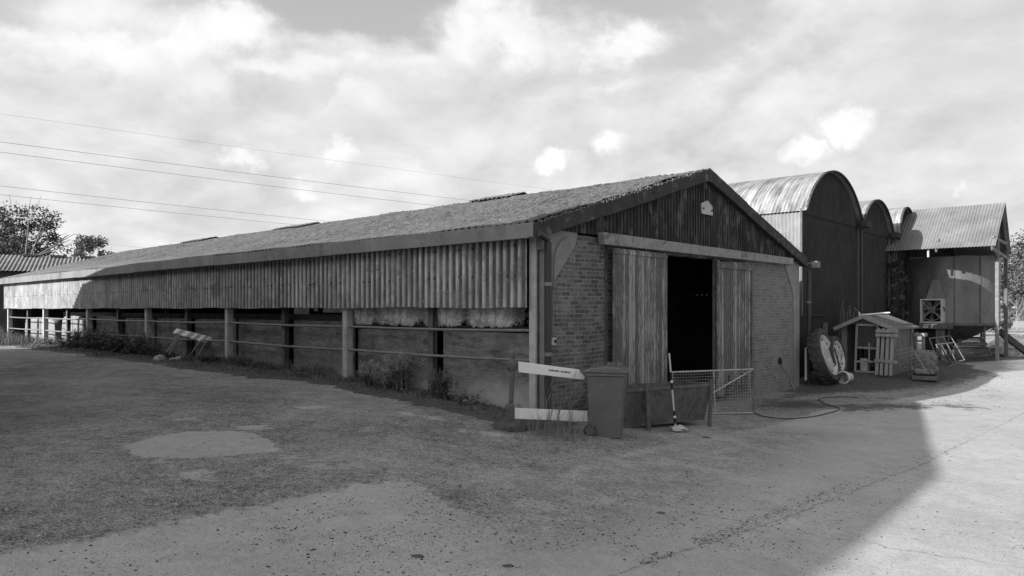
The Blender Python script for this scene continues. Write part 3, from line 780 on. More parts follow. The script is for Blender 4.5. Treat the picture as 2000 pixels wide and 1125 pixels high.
obj('pump_cover', MB().fbox(uR+.24, uL, VF+.25, VF+.3, -2.0, zC), M['black'], bn)
u_, z_ = on_v(1834, 646, VF+.24)
obj('label_plate', MB().fbox(u_-.08, u_+.08, VF+.22, VF+.245, z_-.07, z_+.07), M['white'], bn)
q = MB()
c0 = [(1800,566),(1838,566),(1829,548),(1820,538),(1810,548)]
obj('air_duct', MB().hexa([fp(1808,584,22.85), fp(1846,584,22.85), fp(1846,584,23.4), fp(1808,584,23.4), fp(1822,546,23.05), fp(1834,546,23.05), fp(1834,546,23.4), fp(1822,546,23.4)]), M['silo'], bn)
# ------------------------------------------------------------------ hen hut and the junk round it
HF = 14.09
def hp(px, py, v=HF): u, z = on_v(px, py, v); return u, z
hL = -.265; hR = -1.70; hm = (hL+hR)/2+.05; hv1 = HF+2.2; hz = -1.93; he = -.46; ha = -.17
hut = thing('hen_hut', 'small timber hen hut with shallow felt roof and open front', 'hut', F(hm, HF, hz))
q = MB()
v = HF
while v < hv1:                                           # right hand side, upright boards
    e = min(hv1, v+.17); d = random.uniform(-.008, .008); q.fbox(hR-.012+d, hR+.018+d, v+.004, e-.004, hz-.05, he+.02); v = e
q.fbox(hL-.03, hL, HF, hv1, hz, he+.02); q.fbox(hR, hL, hv1-.03, hv1, hz, he)
hw = obj('wall', q, M['hutwood'], hut)
q = MB()
for u0_, u1_ in ((hL-.16, hL), (hR, hR+.12), (.17, .30)): q.fbox(u0_, u1_, HF-.02, HF+.03, hz-.02, he+.05)
q.prism([F(hR, HF, he), F(hL, HF, he), F(hm, HF, ha-.04)], V*.03)
obj('front_frame', q, M['hutwood'], hut)
q = MB()
for s_, ue in ((1, hL+.16), (-1, hR-.16)):
    zz = he-.09
    q.hexa([F(hm, HF-.22, ha-.05), F(ue, HF-.22, zz-.05), F(ue, hv1+.15, zz-.05), F(hm, hv1+.15, ha-.05), F(hm, HF-.22, ha), F(ue, HF-.22, zz), F(ue, hv1+.15, zz), F(hm, hv1+.15, ha)])
obj('roof', q, M['felt'], hut)
q = MB()
for ue in (hL+.17, hR-.17): q.beam(F(hm, HF-.23, ha-.05), F(ue, HF-.23, he-.15), .03, .11)
obj('barge_board', q, M['paletimber'], hut)
obj('corner_post', MB().fbox(hR-.05, hR+.09, hv1-.3, hv1-.1, hz-.03, he-.05), M['paletimber'], hut)
q = MB()
dA, dB = hp(1670, 725, HF-.12), hp(1712, 632, HF-.12); a, b = dA[0], dB[0]; z0, z1 = hz+.05, -.47
for (p, r_) in (((a, z0), (a-.05, z1)), ((b, z0), (b-.03, z1)), ((a-.05, z1), (b-.03, z1)), ((a, z0), (b, z0)), ((a-.02, -1.15), (b-.02, -1.17)), ((a-.02, -1.58), (b-.02, -1.56)), (((a+b)/2-.1, -1.58), ((a+b)/2-.1, -1.0))):
    q.beam(F(p[0], HF-.12, p[1]), F(r_[0], HF-.10, r_[1]), .035, .06)
hd = obj('door_frame', q, M['paletimber'], hut)
q = MB()
for i in range(1, 16): q.tube([F(a+(b-a)*i/16, HF-.1, -1.15), F(a+(b-a)*i/16, HF-.1, z1)], .002, 4)
for i in range(1, 16): q.tube([F(a, HF-.1, -1.15+i*.042), F(b, HF-.1, -1.15+i*.042)], .002, 4)
obj('wire_mesh', q, M['galv'], hd)
q = MB()
q.fbox((a+b)/2+.02, a-.08, HF+.1, HF+.35, hz, -1.5)
tag(obj('feed_box', q, M['grey_paint'], None, F((a+b)/2+.2, HF+.2, hz), bevel=.01), 'small pale box inside the hen hut doorway', 'box')
# pallet standing against the hut
pa, pb = on_v(1713, 726, HF-.32)[0], on_v(1746, 726, HF-.32)[0]
pl = thing('timber_pallet', 'slatted timber pallet stood upright against the hen hut', 'pallet', F((pa+pb)/2, HF-.35, hz))
q = MB()
for k in range(4):
    u = pa+(pb-pa)*(k+.12)/3.6; q.beam(F(u, HF-.42, hz), F(u, HF-.2, -.56), .085, .02, V)
obj('slat', q, M['paletimber'], pl)
for z in (-1.5, -.76, -.64): obj('bearer', MB().beam(F(pa+.05, HF-.42+.12*(z+1.9), z), F(pb-.1, HF-.42+.12*(z+1.9), z+.04*(z+.7)), .05, .085), M['paletimber'], pl)
# board on the hut roof
q = MB().beam(F(-.72, HF+.35, -.17), F(-1.35, HF+.95, -.10), .12, .035)
tag(obj('timber_board', q, M['white'], None, F(-1, HF+.6, -.2)), 'pale offcut board lying on top of the hen hut roof', 'board')
q = MB()
for pts in ([(1640,655),(1643,600),(1646,588)], [(1652,650),(1656,608),(1660,596)], [(1664,640),(1668,610),(1674,606),(1680,612)], [(1668,600),(1676,612),(1690,640)], [(1646,600),(1650,625),(1655,650)]):
    q.tube([F(*[on_v(px, py, HF+1.2)[0], HF+1.2, on_v(px, py, HF+1.2)[1]]) for px, py in pts]+[F(on_v(pts[-1][0], 700, HF+1.2)[0], HF+1.2, -1.95)], .022, 5)
tag(obj('scrap_metal', q, M['rust'], None, F(-.1, HF+1.2, -1.9)), 'bent dark scrap bars standing behind the hen hut', 'scrap')
# trestle to the right of the hut
tl = thing('timber_trestle', 'narrow timber trestle with pale top beside the hen hut', 'trestle', F(hR-.35, hv1-.1, hz))
obj('top', MB().fbox(hR-.40, hR-.1, hv1-.3, hv1+.1, -.85, -.75), M['paletimber'], tl)
for uu in (hR-.36, hR-.15): obj('leg', MB().fbox(uu-.035, uu+.035, hv1-.25, hv1-.18, hz, -.85), M['beam'], tl)
obj('rung', MB().fbox(hR-.33, hR-.18, hv1-.24, hv1-.19, -1.48, -1.42).fbox(hR-.33, hR-.18, hv1-.24, hv1-.19, -1.02, -.96), M['beam'], tl)
# ---- tractor wheels
def wheel(label, ctr, n, Rd, Wd, scale=1):
    rot = Vector(n).normalized().to_track_quat('Z', 'Y')
    t = thing('tractor_wheel', label, 'wheel', ctr, 'tractor wheels leaning by the hut', rot=rot)
    h = Wd/2; ri = Rd*.72
    prof = [(ri, -h*.62), (ri+.05, -h*.8), (Rd*.84, -h*.98), (Rd*.93, -h*.92), (Rd*.95, -h*.55), (Rd*.955, 0), (Rd*.95, h*.55), (Rd*.93, h*.92), (Rd*.84, h*.98), (ri+.05, h*.8), (ri, h*.62)]
    ty = obj('tyre', MB().lathe(prof, 48), M['rubber'], t, smooth=True)
    q = MB(); nl = 22
    for k in range(nl*2):
        side_ = 1 if k % 2 else -1
        w0 = 2*math.pi*(k/2)/nl; pts = []
        for (s0, dw) in ((.02, .15), (.4, .09), (.8, .03), (.97, 0)):
            for rr in ((.93, .992) if s0 < .9 else (.90, .955)):
                for e in (-.036, .036):
                    w = w0+dw+e; pts.append(Vector((Rd*rr*math.cos(w), Rd*rr*math.sin(w), side_*h*s0)))
        fs = []
        for j in range(3):
            b = j*4; fs += [(b, b+1, b+5, b+4), (b+2, b+6, b+7, b+3), (b, b+4, b+6, b+2), (b+1, b+3, b+7, b+5)]
        q.add(pts, fs+[(0,2,3,1), (12,13,15,14)])
    obj('tread', q, M['rubber'], ty)
    prof = [(ri+.02, h*.84), (ri-.02, h*.80), (ri-.05, h*.62), (ri*.86, h*.5), (ri*.80, h*.42), (ri*.74, h*.5), (ri*.34, h*.62), (ri*.3, h*.45), (.06, h*.42), (.05, h*.6), (0, h*.6)]
    rm = obj('rim', MB().lathe(prof, 40), M['rim'], t, smooth=True)
    q = MB()
    for k in range(8):
        w = 2*math.pi*k/8; q.box((ri*.80*math.cos(w), ri*.80*math.sin(w), h*.5), (.04, .04, .05))
    obj('lug', q, M['rust'], rm)
    return t
c1 = ray(1609, 694, 20.7); c1.z = g(c1.x, c1.y)+.77
wheel('larger tractor wheel with pale disc leaning beside the brick shed corner', c1, (.76, -.60, .31), .80, .36)
c2 = ray(1632, 697, 21.4); c2.z = g(c2.x, c2.y)+.6
wheel('smaller tractor wheel tucked behind the larger leaning wheel', c2, (.74, -.64, .2), .60, .26)
# ---- bucket
b0 = gnd(1648, 749); ax = Vector((-.78, -.62, .02)).normalized()
bk = thing('bucket', 'dirty white bucket lying on its side in front of the tractor wheels', 'bucket', b0+Z*.17, rot=ax.to_track_quat('Z', 'Y'))
obj('bucket_body', MB().lathe([(0, -.33), (.125, -.33), (.165, .05), (.175, .05), (.175, .07), (.155, .07), (.115, -.31), (0, -.31)], 28), M['grey_paint'], bk, smooth=True)
obj('bucket_rim', MB().lathe([(.168, .02), (.19, .02), (.19, .05), (.168, .05)], 28, closed=True), M['white'], bk)
obj('handle', MB().tube([(.18*math.cos(w), .18*math.sin(w)*.3-.05, .04+.16*math.sin(w)) for w in [math.pi*i/12 for i in range(13)]], .005, 5), M['rust'], bk)
# ---- broken armchair
a0 = gnd(1806, 742)
ch = thing('broken_armchair', 'torn old armchair without legs dumped beside the wire racks', 'armchair', a0, rotz=R(-32))
def cush(c, s_, seed, amp=.18):
    q = MB().blob((0,0,0), (1,1,1), 20, amp, 2.2, seed); ex = .42
    for i, p in enumerate(q.v):
        q.v[i] = Vector([c[k]+math.copysign(abs(p[k])**ex, p[k])*s_[k]/2 for k in range(3)])
    return q
obj('seat', cush((0, -.08, .25), (.54, .5, .17), 3), M['cushion'], ch, smooth=True)
obj('backrest', cush((0, .16, .52), (.62, .2, .66), 5, .12), M['cushion'], ch, smooth=True)
for s_ in (-1, 1): obj('armrest', cush((s_*.30, -.02, .30), (.09, .44, .18), 7+s_), M['cushion'], ch, smooth=True)
q = MB().box((0, -.27, .08), (.56, .04, .12)).box((-.29, 0, .09), (.04, .6, .14)).box((.29, 0, .09), (.04, .6, .14)).box((0, .28, .09), (.62, .04, .14))
obj('base_frame', q, M['rust'], ch)
# ---- wire racks and hurdles
def rack(name, label, corners, nb, r=.016, along=0, group='metal hurdles dumped under the shelter', rungs=0, mat='pipe'):
    A, B, C_, D = [Vector(p) for p in corners]          # A-B top, D-C bottom
    t = thing(name, label, 'hurdle', (C_+D)/2, group)
    obj('frame', MB().tube([A, B, C_, D, A], r*1.3, 6), M[mat], t, smooth=True)
    for i in range(1, nb+1):
        k = i/(nb+1)
        p = (A.lerp(D, k), B.lerp(C_, k)) if along == 0 else (A.lerp(B, k), D.lerp(C_, k))
        obj('bar', MB().tube(p, r, 6), M[mat], t, smooth=True)
    return t
rack('metal_hurdle', 'small barred metal rack leaning on the hen hut corner', [ray(1750,686,21.2), ray(1781,679,21.2), ray(1808,724,20.7), gnd(1774,734)], 6)
rack('hay_rack', 'larger bent tube frame leaning back under the grain bin', [ray(1815,661,25.4), ray(1856,656,25.6), ray(1884,703,25.0), gnd(1834,712)], 2, .014, 1)
rack('hay_rack', 'smaller tube frame lying across the larger bent one', [ray(1828,673,24.9), ray(1866,669,25.1), gnd(1886,703), gnd(1852,716)], 3, .013, 1)
for k, (dz, lab) in enumerate(((.16, 'lowest barred hurdle flat under the grain bin'), (.34, 'middle barred hurdle flat under the grain bin'), (.58, 'topmost barred hurdle propped flat under the grain bin'))):
    p = [gnd(1868+4*k, 706), gnd(1938-5*k, 704), gnd(1930-4*k, 697), gnd(1880, 697)]
    q = [Vector((w.x, w.y, w.z+dz+.02*i)) for i, w in enumerate(p)]
    q[2] += Vector((.5, 1.0, .12)); q[3] += Vector((.3, 1.0, .1))
    rack('metal_hurdle', lab, q, 5, .02, 0, mat='rust')
q = MB()
c = gnd(1842, 712)
q.grid(lambda a, b: c+Vector((-.25+.5*a+.1*b, -.1+.3*b, .06+.2*(1-a)+.06*noise.noise(Vector((a*4, b*4, 0))))), 10, 6)
q.grid(lambda a, b: c+Vector((-.25+.5*a+.1*b, -.1+.3*b, .045+.2*(1-a)+.06*noise.noise(Vector((a*4, b*4, 0))))), 10, 6)
tag(obj('plastic_scrap', q, M['bag'], None, c, normals=False), 'crumpled pale plastic scrap at the foot of the tube frame', 'scrap')
# ------------------------------------------------------------------ things in front of the shed
# wheelie bin
bp = gnd(1186, 851)
wb = thing('wheelie_bin', 'dark plastic wheelie bin with closed lid standing in front of the brick gable', 'bin', bp, rotz=R(-14))
def ring(z, x0, x1, y): return [Vector((x0, -y, z)), Vector((x1, -y, z)), Vector((x1, y, z)), Vector((x0, y, z))]
q = MB()
rs = [ring(0, -.20, .22, .205), ring(.08, -.245, .225, .21), ring(.55, -.262, .25, .24), ring(.93, -.275, .272, .262), ring(.93, -.29, .29, .28), ring(.975, -.29, .29, .28), ring(.975, -.26, .26, .25), ring(.3, -.24, .24, .22)]
for r_ in rs: q.v += r_
for i in range(len(rs)-1):
    for k in range(4): q.f.append((i*4+k, i*4+(k+1)%4, (i+1)*4+(k+1)%4, (i+1)*4+k))
q.f += [(3,2,1,0), (28,29,30,31)]
body = obj('bin_body', q, M['binplastic'], wb, bevel=.014)
for x in (-.12, 0.02): obj('rib', MB().box((x, -.262, .90), (.012, .02, .06)), M['binplastic'], body)
q = MB()
pr = [(-.33, .985), (-.28, 1.035), (.02, 1.075), (.22, 1.06), (.315, 1.01), (.32, .965), (-.3, .975)]
q.prism([(x, -.295, z) for x, z in pr], (0, .59, 0))
ld = obj('lid', q, M['binplastic'], wb, bevel=.02)
obj('handle', MB().tube([(-.37, -.2, 1.0), (-.37, .2, 1.0)], .018, 8).box((-.33, -.2, .99), (.1, .04, .05)).box((-.33, .2, .99), (.1, .04, .05)), M['binplastic'], wb, smooth=True)
for s_ in (-1, 1):
    w = obj('wheel', MB().tube([(-.23, s_*.20, .1), (-.23, s_*.255, .1)], .1, 20), M['rubber'], wb, smooth=True)
    obj('rim', MB().tube([(-.23, s_*.21, .1), (-.23, s_*.262, .1)], .055, 14), M['rust'], w, smooth=True)
obj('axle', MB().tube([(-.23, -.2, .1), (-.23, .2, .1)], .012, 8), M['rust'], wb)
# litter resting on the lid
q = MB()
for i in range(40):
    c = bp+Vector((random.uniform(0, .27), random.uniform(-.2, .2), 1.075+random.uniform(0, .04)))
    a = Vector((random.gauss(0,1), random.gauss(0,1), random.gauss(0,.5))).normalized()*random.uniform(.02, .06); b = a.orthogonal().normalized()*.015
    q.add([c-a, c+b, c+a, c-b], [(0,1,2,3)])
tag(obj('dry_leaves', q, M['weed'], None, bp+Z*1.07, normals=False), 'handful of dead leaves lying on the wheelie bin lid', 'leaves', None, 'stuff')
# white plank barrier
pb0 = gnd(996, 838); pbs = thing('plank_barrier', 'pair of white planks clamped to a rusty post across the shed corner', 'barrier', pb0)
D0 = pb0.y
ptop = ray(1001, 712, D0)
post = obj('post', MB().tube([pb0-Z*.05, ptop], .035, 10), M['rust'], pbs, smooth=True)
q = MB().blob(ptop+Z*.0, (.085, .07, .11), 12, .1).tube([ptop, ptop+Vector((.01, 0, .15))], [.04, .028], 8).tube([ptop+Vector((-.09, 0, .03)), ptop+Vector((-.06, 0, -.08)), ptop+Vector((0, 0, -.12))], .02, 6)
obj('clamp', q, M['rust'], pbs, smooth=True)
lo = ray(996, 806, D0)
obj('clamp', MB().box(lo, (.14, .12, .26)), M['rust'], pbs, bevel=.015)
q = MB().prism([ray(1012,706,D0-.03), ray(1013,727,D0-.03), ray(1142,742,D0+.06), ray(1142,736,D0+.06), ray(1131,722,D0+.06)], Vector((0, .03, 0)))
up_ = obj('plank', q, M['white'], pbs, bevel=.004)
def on_plank(px, py): t = (px-1012)/130; return ray(px, py, D0-.03+.09*t-.004)
q = MB(); x = 1071.0
random.seed(5)
for wd in (4,3,4,3,3,4,3, -3, 4,3,3,4,3,4):             # worn, no longer legible lettering
    if wd < 0: x += 3; continue
    y0 = 721.2+(x-1071)*.115
    n_ = random.choice((2, 3))
    q.prism([on_plank(x, y0), on_plank(x+.9, y0), on_plank(x+.9, y0+3.6), on_plank(x, y0+3.6)], Vector((0, .004, 0)))
    q.prism([on_plank(x, y0+random.choice((0, 1.5, 2.8))), on_plank(x+wd-1, y0+random.choice((.1, 1.6))), on_plank(x+wd-1, y0+2.6), on_plank(x, y0+3.2)], Vector((0, .004, 0)))
    x += wd-.35
obj('lettering', q, M['rust'], up_)
q = MB().prism([ray(1003,797,D0-.03), ray(1003,818,D0-.03), ray(1148,824,D0+.1), ray(1148,803,D0+.1)], Vector((0, .03, 0)))
obj('plank', q, M['white'], pbs, bevel=.004)
q = MB().blob(pb0, (.28, .24, .16), 16, .4, 3, 4)
tag(obj('soil_mound', q, M['soil'], None, pb0, smooth=True), 'dark heap of soil round the foot of the plank barrier post', 'soil')
# transport box
t0 = gnd(1222, 838); t1 = gnd(1388, 832)
tb = thing('transport_box', 'dented dark metal tractor transport box in front of the sliding doors', 'transport box', (t0+t1)/2)
ex = (t1-t0); ex.z = 0; wl = ex.length; ex.normalize(); ey = Vector((-ex.y, ex.x, 0)); zb = min(t0.z, t1.z)
def T(x, y, z): return Vector((t0.x, t0.y, zb))+ex*x+ey*y+Z*z
q = MB()
q.hexa([T(.0,.10,.13), T(wl-.05,.10,.13), T(wl-.05,.13,.13), T(.0,.13,.13), T(-.02,-.02,.72), T(wl,-.02,.72), T(wl,.01,.72), T(-.02,.01,.72)])
q.hexa([T(0,.13,.13), T(.03,.13,.13), T(.03,.8,.13), T(0,.8,.13), T(-.02,.01,.72), T(.01,.01,.72), T(.01,.85,.72), T(-.02,.85,.72)])
q.hexa([T(wl-.08,.13,.13), T(wl-.05,.13,.13), T(wl-.05,.8,.13), T(wl-.08,.8,.13), T(wl-.03,.01,.72), T(wl,.01,.72), T(wl,.85,.72), T(wl-.03,.85,.72)])
q.hexa([T(0,.8,.13), T(wl-.05,.8,.13), T(wl-.05,.83,.13), T(0,.83,.13), T(0,.85,.72), T(wl,.85,.72), T(wl,.88,.72), T(0,.88,.72)])
q.hexa([T(0,.1,.10), T(wl-.05,.1,.10), T(wl-.05,.83,.10), T(0,.83,.10), T(0,.1,.13), T(wl-.05,.1,.13), T(wl-.05,.83,.13), T(0,.83,.13)])
obj('box_body', q, M['rust'], tb)
q = MB().beam(T(-.03,-.02,.735), T(wl+.01,-.02,.735), .06, .04).beam(T(-.01,0,.735), T(-.01,.87,.735), .05, .035).beam(T(wl-.01,0,.735), T(wl-.01,.87,.735), .05, .035)
q.beam(T(.35, .02, .5), T(.62, .08, .16), .02, .012).beam(T(wl-.45, .08, .16), T(wl-.2, .0, .62), .02, .012)
obj('rim', q, M['rust'], tb)
q = MB().beam(T(.40,-.10,-.02), T(.40,-.06,.80), .07, .05, ey).box(T(.40,-.10,.34), (.08, .06, .09))
obj('leg', q, M['rust'], tb)
obj('leg', MB().beam(T(wl-.06,-.03,0), T(wl-.02,-.05,.84), .06, .04, ey), M['rust'], tb)
q = MB()
for i in range(60):
    c = T(random.uniform(.05, wl-.1), random.uniform(.1, .75), .3); q.blob(c+Z*random.uniform(0, .3), (.1, .1, .07), 6, .5, 2, i)
tag(obj('rubbish', q, M['soil'], None, T(.7, .4, .2)), 'dark rubbish heaped inside the transport box', 'rubbish')
# mop leaning on the box
m0 = gnd(1322, 843); mt = ray(1307, 690, m0.y+.12)
mp = thing('mop', 'striped handled mop leaning head down against the transport box', 'mop', m0)
mb_ = m0+Vector((-.03, -.02, .09))
def along(t): return mb_.lerp(mt, t)
obj('handle', MB().tube([mb_, mt], .015, 8), M['grey_paint'], mp, smooth=True)
for a, b in ((.04, .21), (.5, .74)): obj('grip', MB().tube([along(a), along(b)], .021, 8), M['black'], mp, smooth=True)
for k_ in (.13, .61): obj('grip_stud', MB().blob(along(k_)+Vector((0, -.02, 0)), (.024, .012, .024), 8, 0), M['white'], mp)
obj('mop_head', MB().blob(m0+Z*.055+Vector((.02, -.02, 0)), (.13, .09, .05), 18, .6, 5, 2), M['grey_paint'], mp, smooth=True)
# mesh gate
g0, g1 = gnd(1318, 812), gnd(1471, 809)
gt = thing('mesh_gate', 'steel framed wire mesh gate standing across the open doorway', 'gate', (g0+g1)/2)
gA = ray(1312, 727, g0.y); gB = ray(1471, 721, g1.y)
gC = g1+Z*.03; gD = g0+Z*.03
obj('frame', MB().tube([gA, gB, gC, gD, gA], .018, 8), M['gatepaint'], gt, smooth=True)
mid = gA.lerp(gB, .5); mdn = gD.lerp(gC, .5)
obj('diagonal_brace', MB().tube([gB, gA.lerp(gB, .48).lerp(gD.lerp(gC, .48), .52)], .016, 8), M['gatepaint'], gt, smooth=True)
obj('middle_rail', MB().tube([mid, mdn], .014, 8), M['gatepaint'], gt, smooth=True)
q = MB(); nw = 30; nh = 15
for i in range(1, nw): q.tube([gA.lerp(gB, i/nw)+Vector((0, .006, 0)), gD.lerp(gC, i/nw)+Vector((0, .006, 0))], .0033, 4, False)
for j in range(1, nh): q.tube([gA.lerp(gD, j/nh), gB.lerp(gC, j/nh)], .0033, 4, False)
obj('wire_mesh', q, M['galv'], gt, normals=False)
# hose
hp_ = [(1470,806),(1490,814),(1530,819),(1580,816),(1622,807),(1640,799),(1612,790),(1600,780),(1640,776),(1680,778)]
P = [gnd(*p)+Z*.014 for p in hp_]; path = []
for i in range(len(P)-1):
    a, b, c, d = P[max(i-1,0)], P[i], P[i+1], P[min(i+2,len(P)-1)]
    for k in range(8):
        t = k/8; path.append(.5*((2*b)+(c-a)*t+(2*a-5*b+4*c-d)*t*t+(3*b-a-3*c+d)*t*t*t))
tag(obj('hose_pipe', MB().tube(path, .012, 6), M['hose'], None, P[4], smooth=True), 'black hose looping over the concrete by the gable', 'hose')
# muck fork leaning by the wall
f0 = F(-.28, on_u(1548, 768, -.28)[0], 0); f0.z = g(f0.x, f0.y)
fk = thing('muck_fork', 'thin handled fork leaning on the brick gable beyond the doors', 'fork', f0)
ft = F(-.02, *on_u(1524, 705, -.02))
obj('handle', MB().tube([f0+Vector((-.02,0,.3)), F(-.06, *on_u(1530, 722, -.06)), ft], .012, 6), M['rust'], fk, smooth=True)
obj('grip', MB().blob(ft, (.06, .06, .1), 8, .4, 3, 2), M['dark'], fk)
obj('blade', MB().beam(f0+Vector((-.1,-.05,.32)), f0+Vector((.04,.02,.02)), .05, .03), M['paletimber'], fk)
# ------------------------------------------------------------------ hay bales in the first bay
def bale_mesh(seed, l, h=.36, w=.46):
    q = MB(); rnd = random.Random(seed)
    q.grid(lambda a, b: Vector((0,0,0)), 1, 1); q.v = []; q.f = []
    b_ = MB().blob((0,0,0), (1,1,1), 36, .0)
    for p in b_.v:
        e = .5; s_ = Vector([math.copysign(abs(p[k])**e, p[k]) for k in range(3)])
        o = Vector((s_.x*l/2, s_.y*w/2, s_.z*h/2)); o *= 1+.13*noise.noise(o*5+Vector((seed,0,0)))+.08*noise.noise(o*17); q.v.append(o)
    q.f = b_.f
    f = MB()
    for i in range(2200):
        x = rnd.uniform(-l/2, l/2); s_ = rnd.random()
        if s_ < .62: c = Vector((x*.93, -w/2*rnd.uniform(.86, 1.0), rnd.uniform(-h/2, h/2)*.9))
        elif s_ < .8: c = Vector((x*.9, -w/2*rnd.uniform(.6, .9), -h/2*rnd.uniform(.8, 1.0))) 
        elif s_ < .9: c = Vector((math.copysign(l/2, x), rnd.uniform(-w/2, w/2), rnd.uniform(-h/2, h/2)))
        else: c = Vector((x, rnd.uniform(-w/2, w/2), h/2))
        d = Vector((rnd.gauss(0, .8), rnd.gauss(-.4, .6), rnd.gauss(-.35, .6))).normalized()*rnd.uniform(.03, .08); e = d.orthogonal().normalized()*.006
        f.add([c-d-e, c-d+e, c+d+e, c+d-e], [(0,1,2,3)])
    return q, f
bx = [(683,745), (749,833), (841,921), (926,1022)]
blab = ['hay bale on the ledge against the second concrete post', 'hay bale second from the second post above the rails', 'hay bale on the ledge next to the first stanchion', 'hay bale on the ledge nearest the brick corner']
hz_ = math.atan2(-U.y, -U.x)
for k, (pa_, pb_) in enumerate(bx):
    ua, ub = on_v(pa_, 620, .52)[0], on_v(pb_, 620, .52)[0]
    t = thing('hay_bale', blab[k], 'hay bale', F((ua+ub)/2, .50, -.30), 'hay bales on the ledge in the first bay', rotz=hz_+random.uniform(-.04, .04))
    q, f = bale_mesh(k+1, abs(ua-ub)*.86, .40)
    for p in q.v+f.v: p.z += .215
    bb = obj('bale_body', q, M['hay'], t, smooth=True); obj('loose_hay', f, M['hay'], bb, normals=False)
    for x_ in (.18, -.2): obj('twine', MB().tube([(x_, -.25, .02), (x_, -.255, .38)], .006, 5), M['plate'], t)
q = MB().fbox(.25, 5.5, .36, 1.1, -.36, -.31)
obj('hay_ledge', q, M['dark'], shed)  # near-black colour stands in for the shade under the bales
# pale plastic covered bales in the far bays
for (ua, ub, lab, top) in ((27.9, 32.3, 'long pale sheeted stack behind rails in the farthest bay', -.42), (24.3, 26.9, 'shorter pale sheeted stack with sloping end behind rails', -.30)):
    c = F((ua+ub)/2, .75, -1.5); l_ = abs(ub-ua)
    q = MB().blob((0,0,0), (1,1,1), 26, .0)
    for i, p in enumerate(q.v):
        e = .34; s_ = Vector([math.copysign(abs(p[k])**e, p[k]) for k in range(3)])
        o = Vector((s_.x*l_/2*(1-.04*s_.z), s_.y*.28, s_.z*(top+1.55)/2)); q.v[i] = o*(1+.05*noise.noise(o*2.2))+Z*(top+1.55)/2
    t = thing('sheeted_stack', lab, 'sheeted stack', c, rotz=hz_)
    obj('plastic_cover', q, M['bag'], t, smooth=True)
    obj('rope', MB().tube([(.1*l_, -.33, top+1.5), (.12*l_, -.36, (top+1.5)*.6), (.1*l_, -.36, .1)], .02, 6), M['rust'], t)
# ------------------------------------------------------------------ fallen striped barrier and rubble
sb_ = thing('striped_barrier', 'fallen road barrier with striped board lying in the weeds by the shed', 'road barrier', gnd(372, 706))
DB = gnd(372, 706).y
q1 = [ray(345,643,DB+.35), ray(338,651,DB+.1), ray(403,671,DB-.25), ray(411,659,DB+.05)]
nrm_ = (q1[1]-q1[0]).cross(q1[3]-q1[0]).normalized()*.03
q = MB().prism(q1, nrm_); bdp = obj('board', q, M['white'], sb_, bevel=.004)
q = MB()
for a, b in ((.11, .24), (.40, .53), (.62, .74), (.84, .93)):
    s0 = .04
    pts = [q1[0].lerp(q1[3], a+s0), q1[1].lerp(q1[2], a-s0*.5), q1[1].lerp(q1[2], b-s0*.5), q1[0].lerp(q1[3], b+s0)]
    q.prism([p-nrm_*.12 for p in pts], nrm_*1.24)
obj('stripe', q, M['galv'], bdp)
DBm = q1[1].lerp(q1[2], .15); DBn = q1[1].lerp(q1[2], .86)
for a, px, py in ((q1[1].lerp(q1[2], .17), 325, 688), (q1[1].lerp(q1[2], .2), 330, 692), (q1[1].lerp(q1[2], .80), 363, 706), (q1[1].lerp(q1[2], .97), 376, 710)):
    obj('leg', MB().tube([a, ray(px, py, DB+.15-.25*(px > 350))], .02, 6), M['gatepaint'], sb_, smooth=True)
obj('lamp_bracket', MB().box(ray(415, 661, DB), (.16, .1, .07)), M['white'], sb_)
for k, (px, py, s_, lab) in enumerate(((312,690,.17,'largest pale rubble block lying at the barrier foot'), (349,702,.14,'pale rubble block between the barrier legs'), (337,694,.1,'small pale stone beside the barrier legs'), (367,706,.12,'small pale stone under the nearest barrier leg'))):
    c = ray(px, py, DB-.1); c.z = gn(c.x, c.y)
    tag(obj('rubble_block', MB().blob(c+Z*s_*.45, (s_*1.1, s_*.7, s_*.75), 9, .5, 2, k), M['stone'], None, c), lab, 'rubble', 'pale rubble by the fallen barrier')
# ------------------------------------------------------------------ timber fence stub beyond the shed
fn_ = thing('timber_fence', 'short pale timber fence in the sun beyond the far end of the shed', 'fence', F(34.5, -.2, -1.5))
for u in (33.8, 35.4, 37.2): obj('post', MB().fbox(u-.06, u+.06, -.26, -.14, -1.6, -.2), M['paletimber'], fn_)
for z in (-.3, -.75, -1.15): obj('rail', MB().fbox(33.7, 37.4, -.3, -.265, z-.06, z+.06), M['post'], fn_)
# ------------------------------------------------------------------ far barn on the left
def PL(px, depth): return Vector(((px-1000)/FOC*depth, depth, 0))
fa_, fb_ = PL(0, 46), PL(200, 48.7); rd = (fb_-fa_).normalized(); pn = Vector((rd.y, -rd.x, 0))
R0 = fa_-rd*16; RL = 46; RZ2, EZ2, WD = 3.46, 2.25, 4.2
fbn = thing('far_barn', 'low distant barn with ribbed pale roof and dark wall behind the shed end', 'barn', R0+rd*20+Z*-1.5)
q = MB()
def fr(a, b):
    w = .028*math.sin(2*math.pi*a*RL/.21); p = R0+rd*(a*RL)
    if b <= .5: k = b/.5; return p+pn*(WD+.3)*(1-k)+Z*(EZ2+(RZ2-EZ2)*k+w)
    k = (b-.5)/.5; return p-pn*WD*k+Z*(RZ2-(RZ2-EZ2)*k+w)
q.grid(fr, 1500, 4)
obj('roof', q, M['farroof'], fbn, smooth=True, normals=False, flat_angle=85)
q = MB()
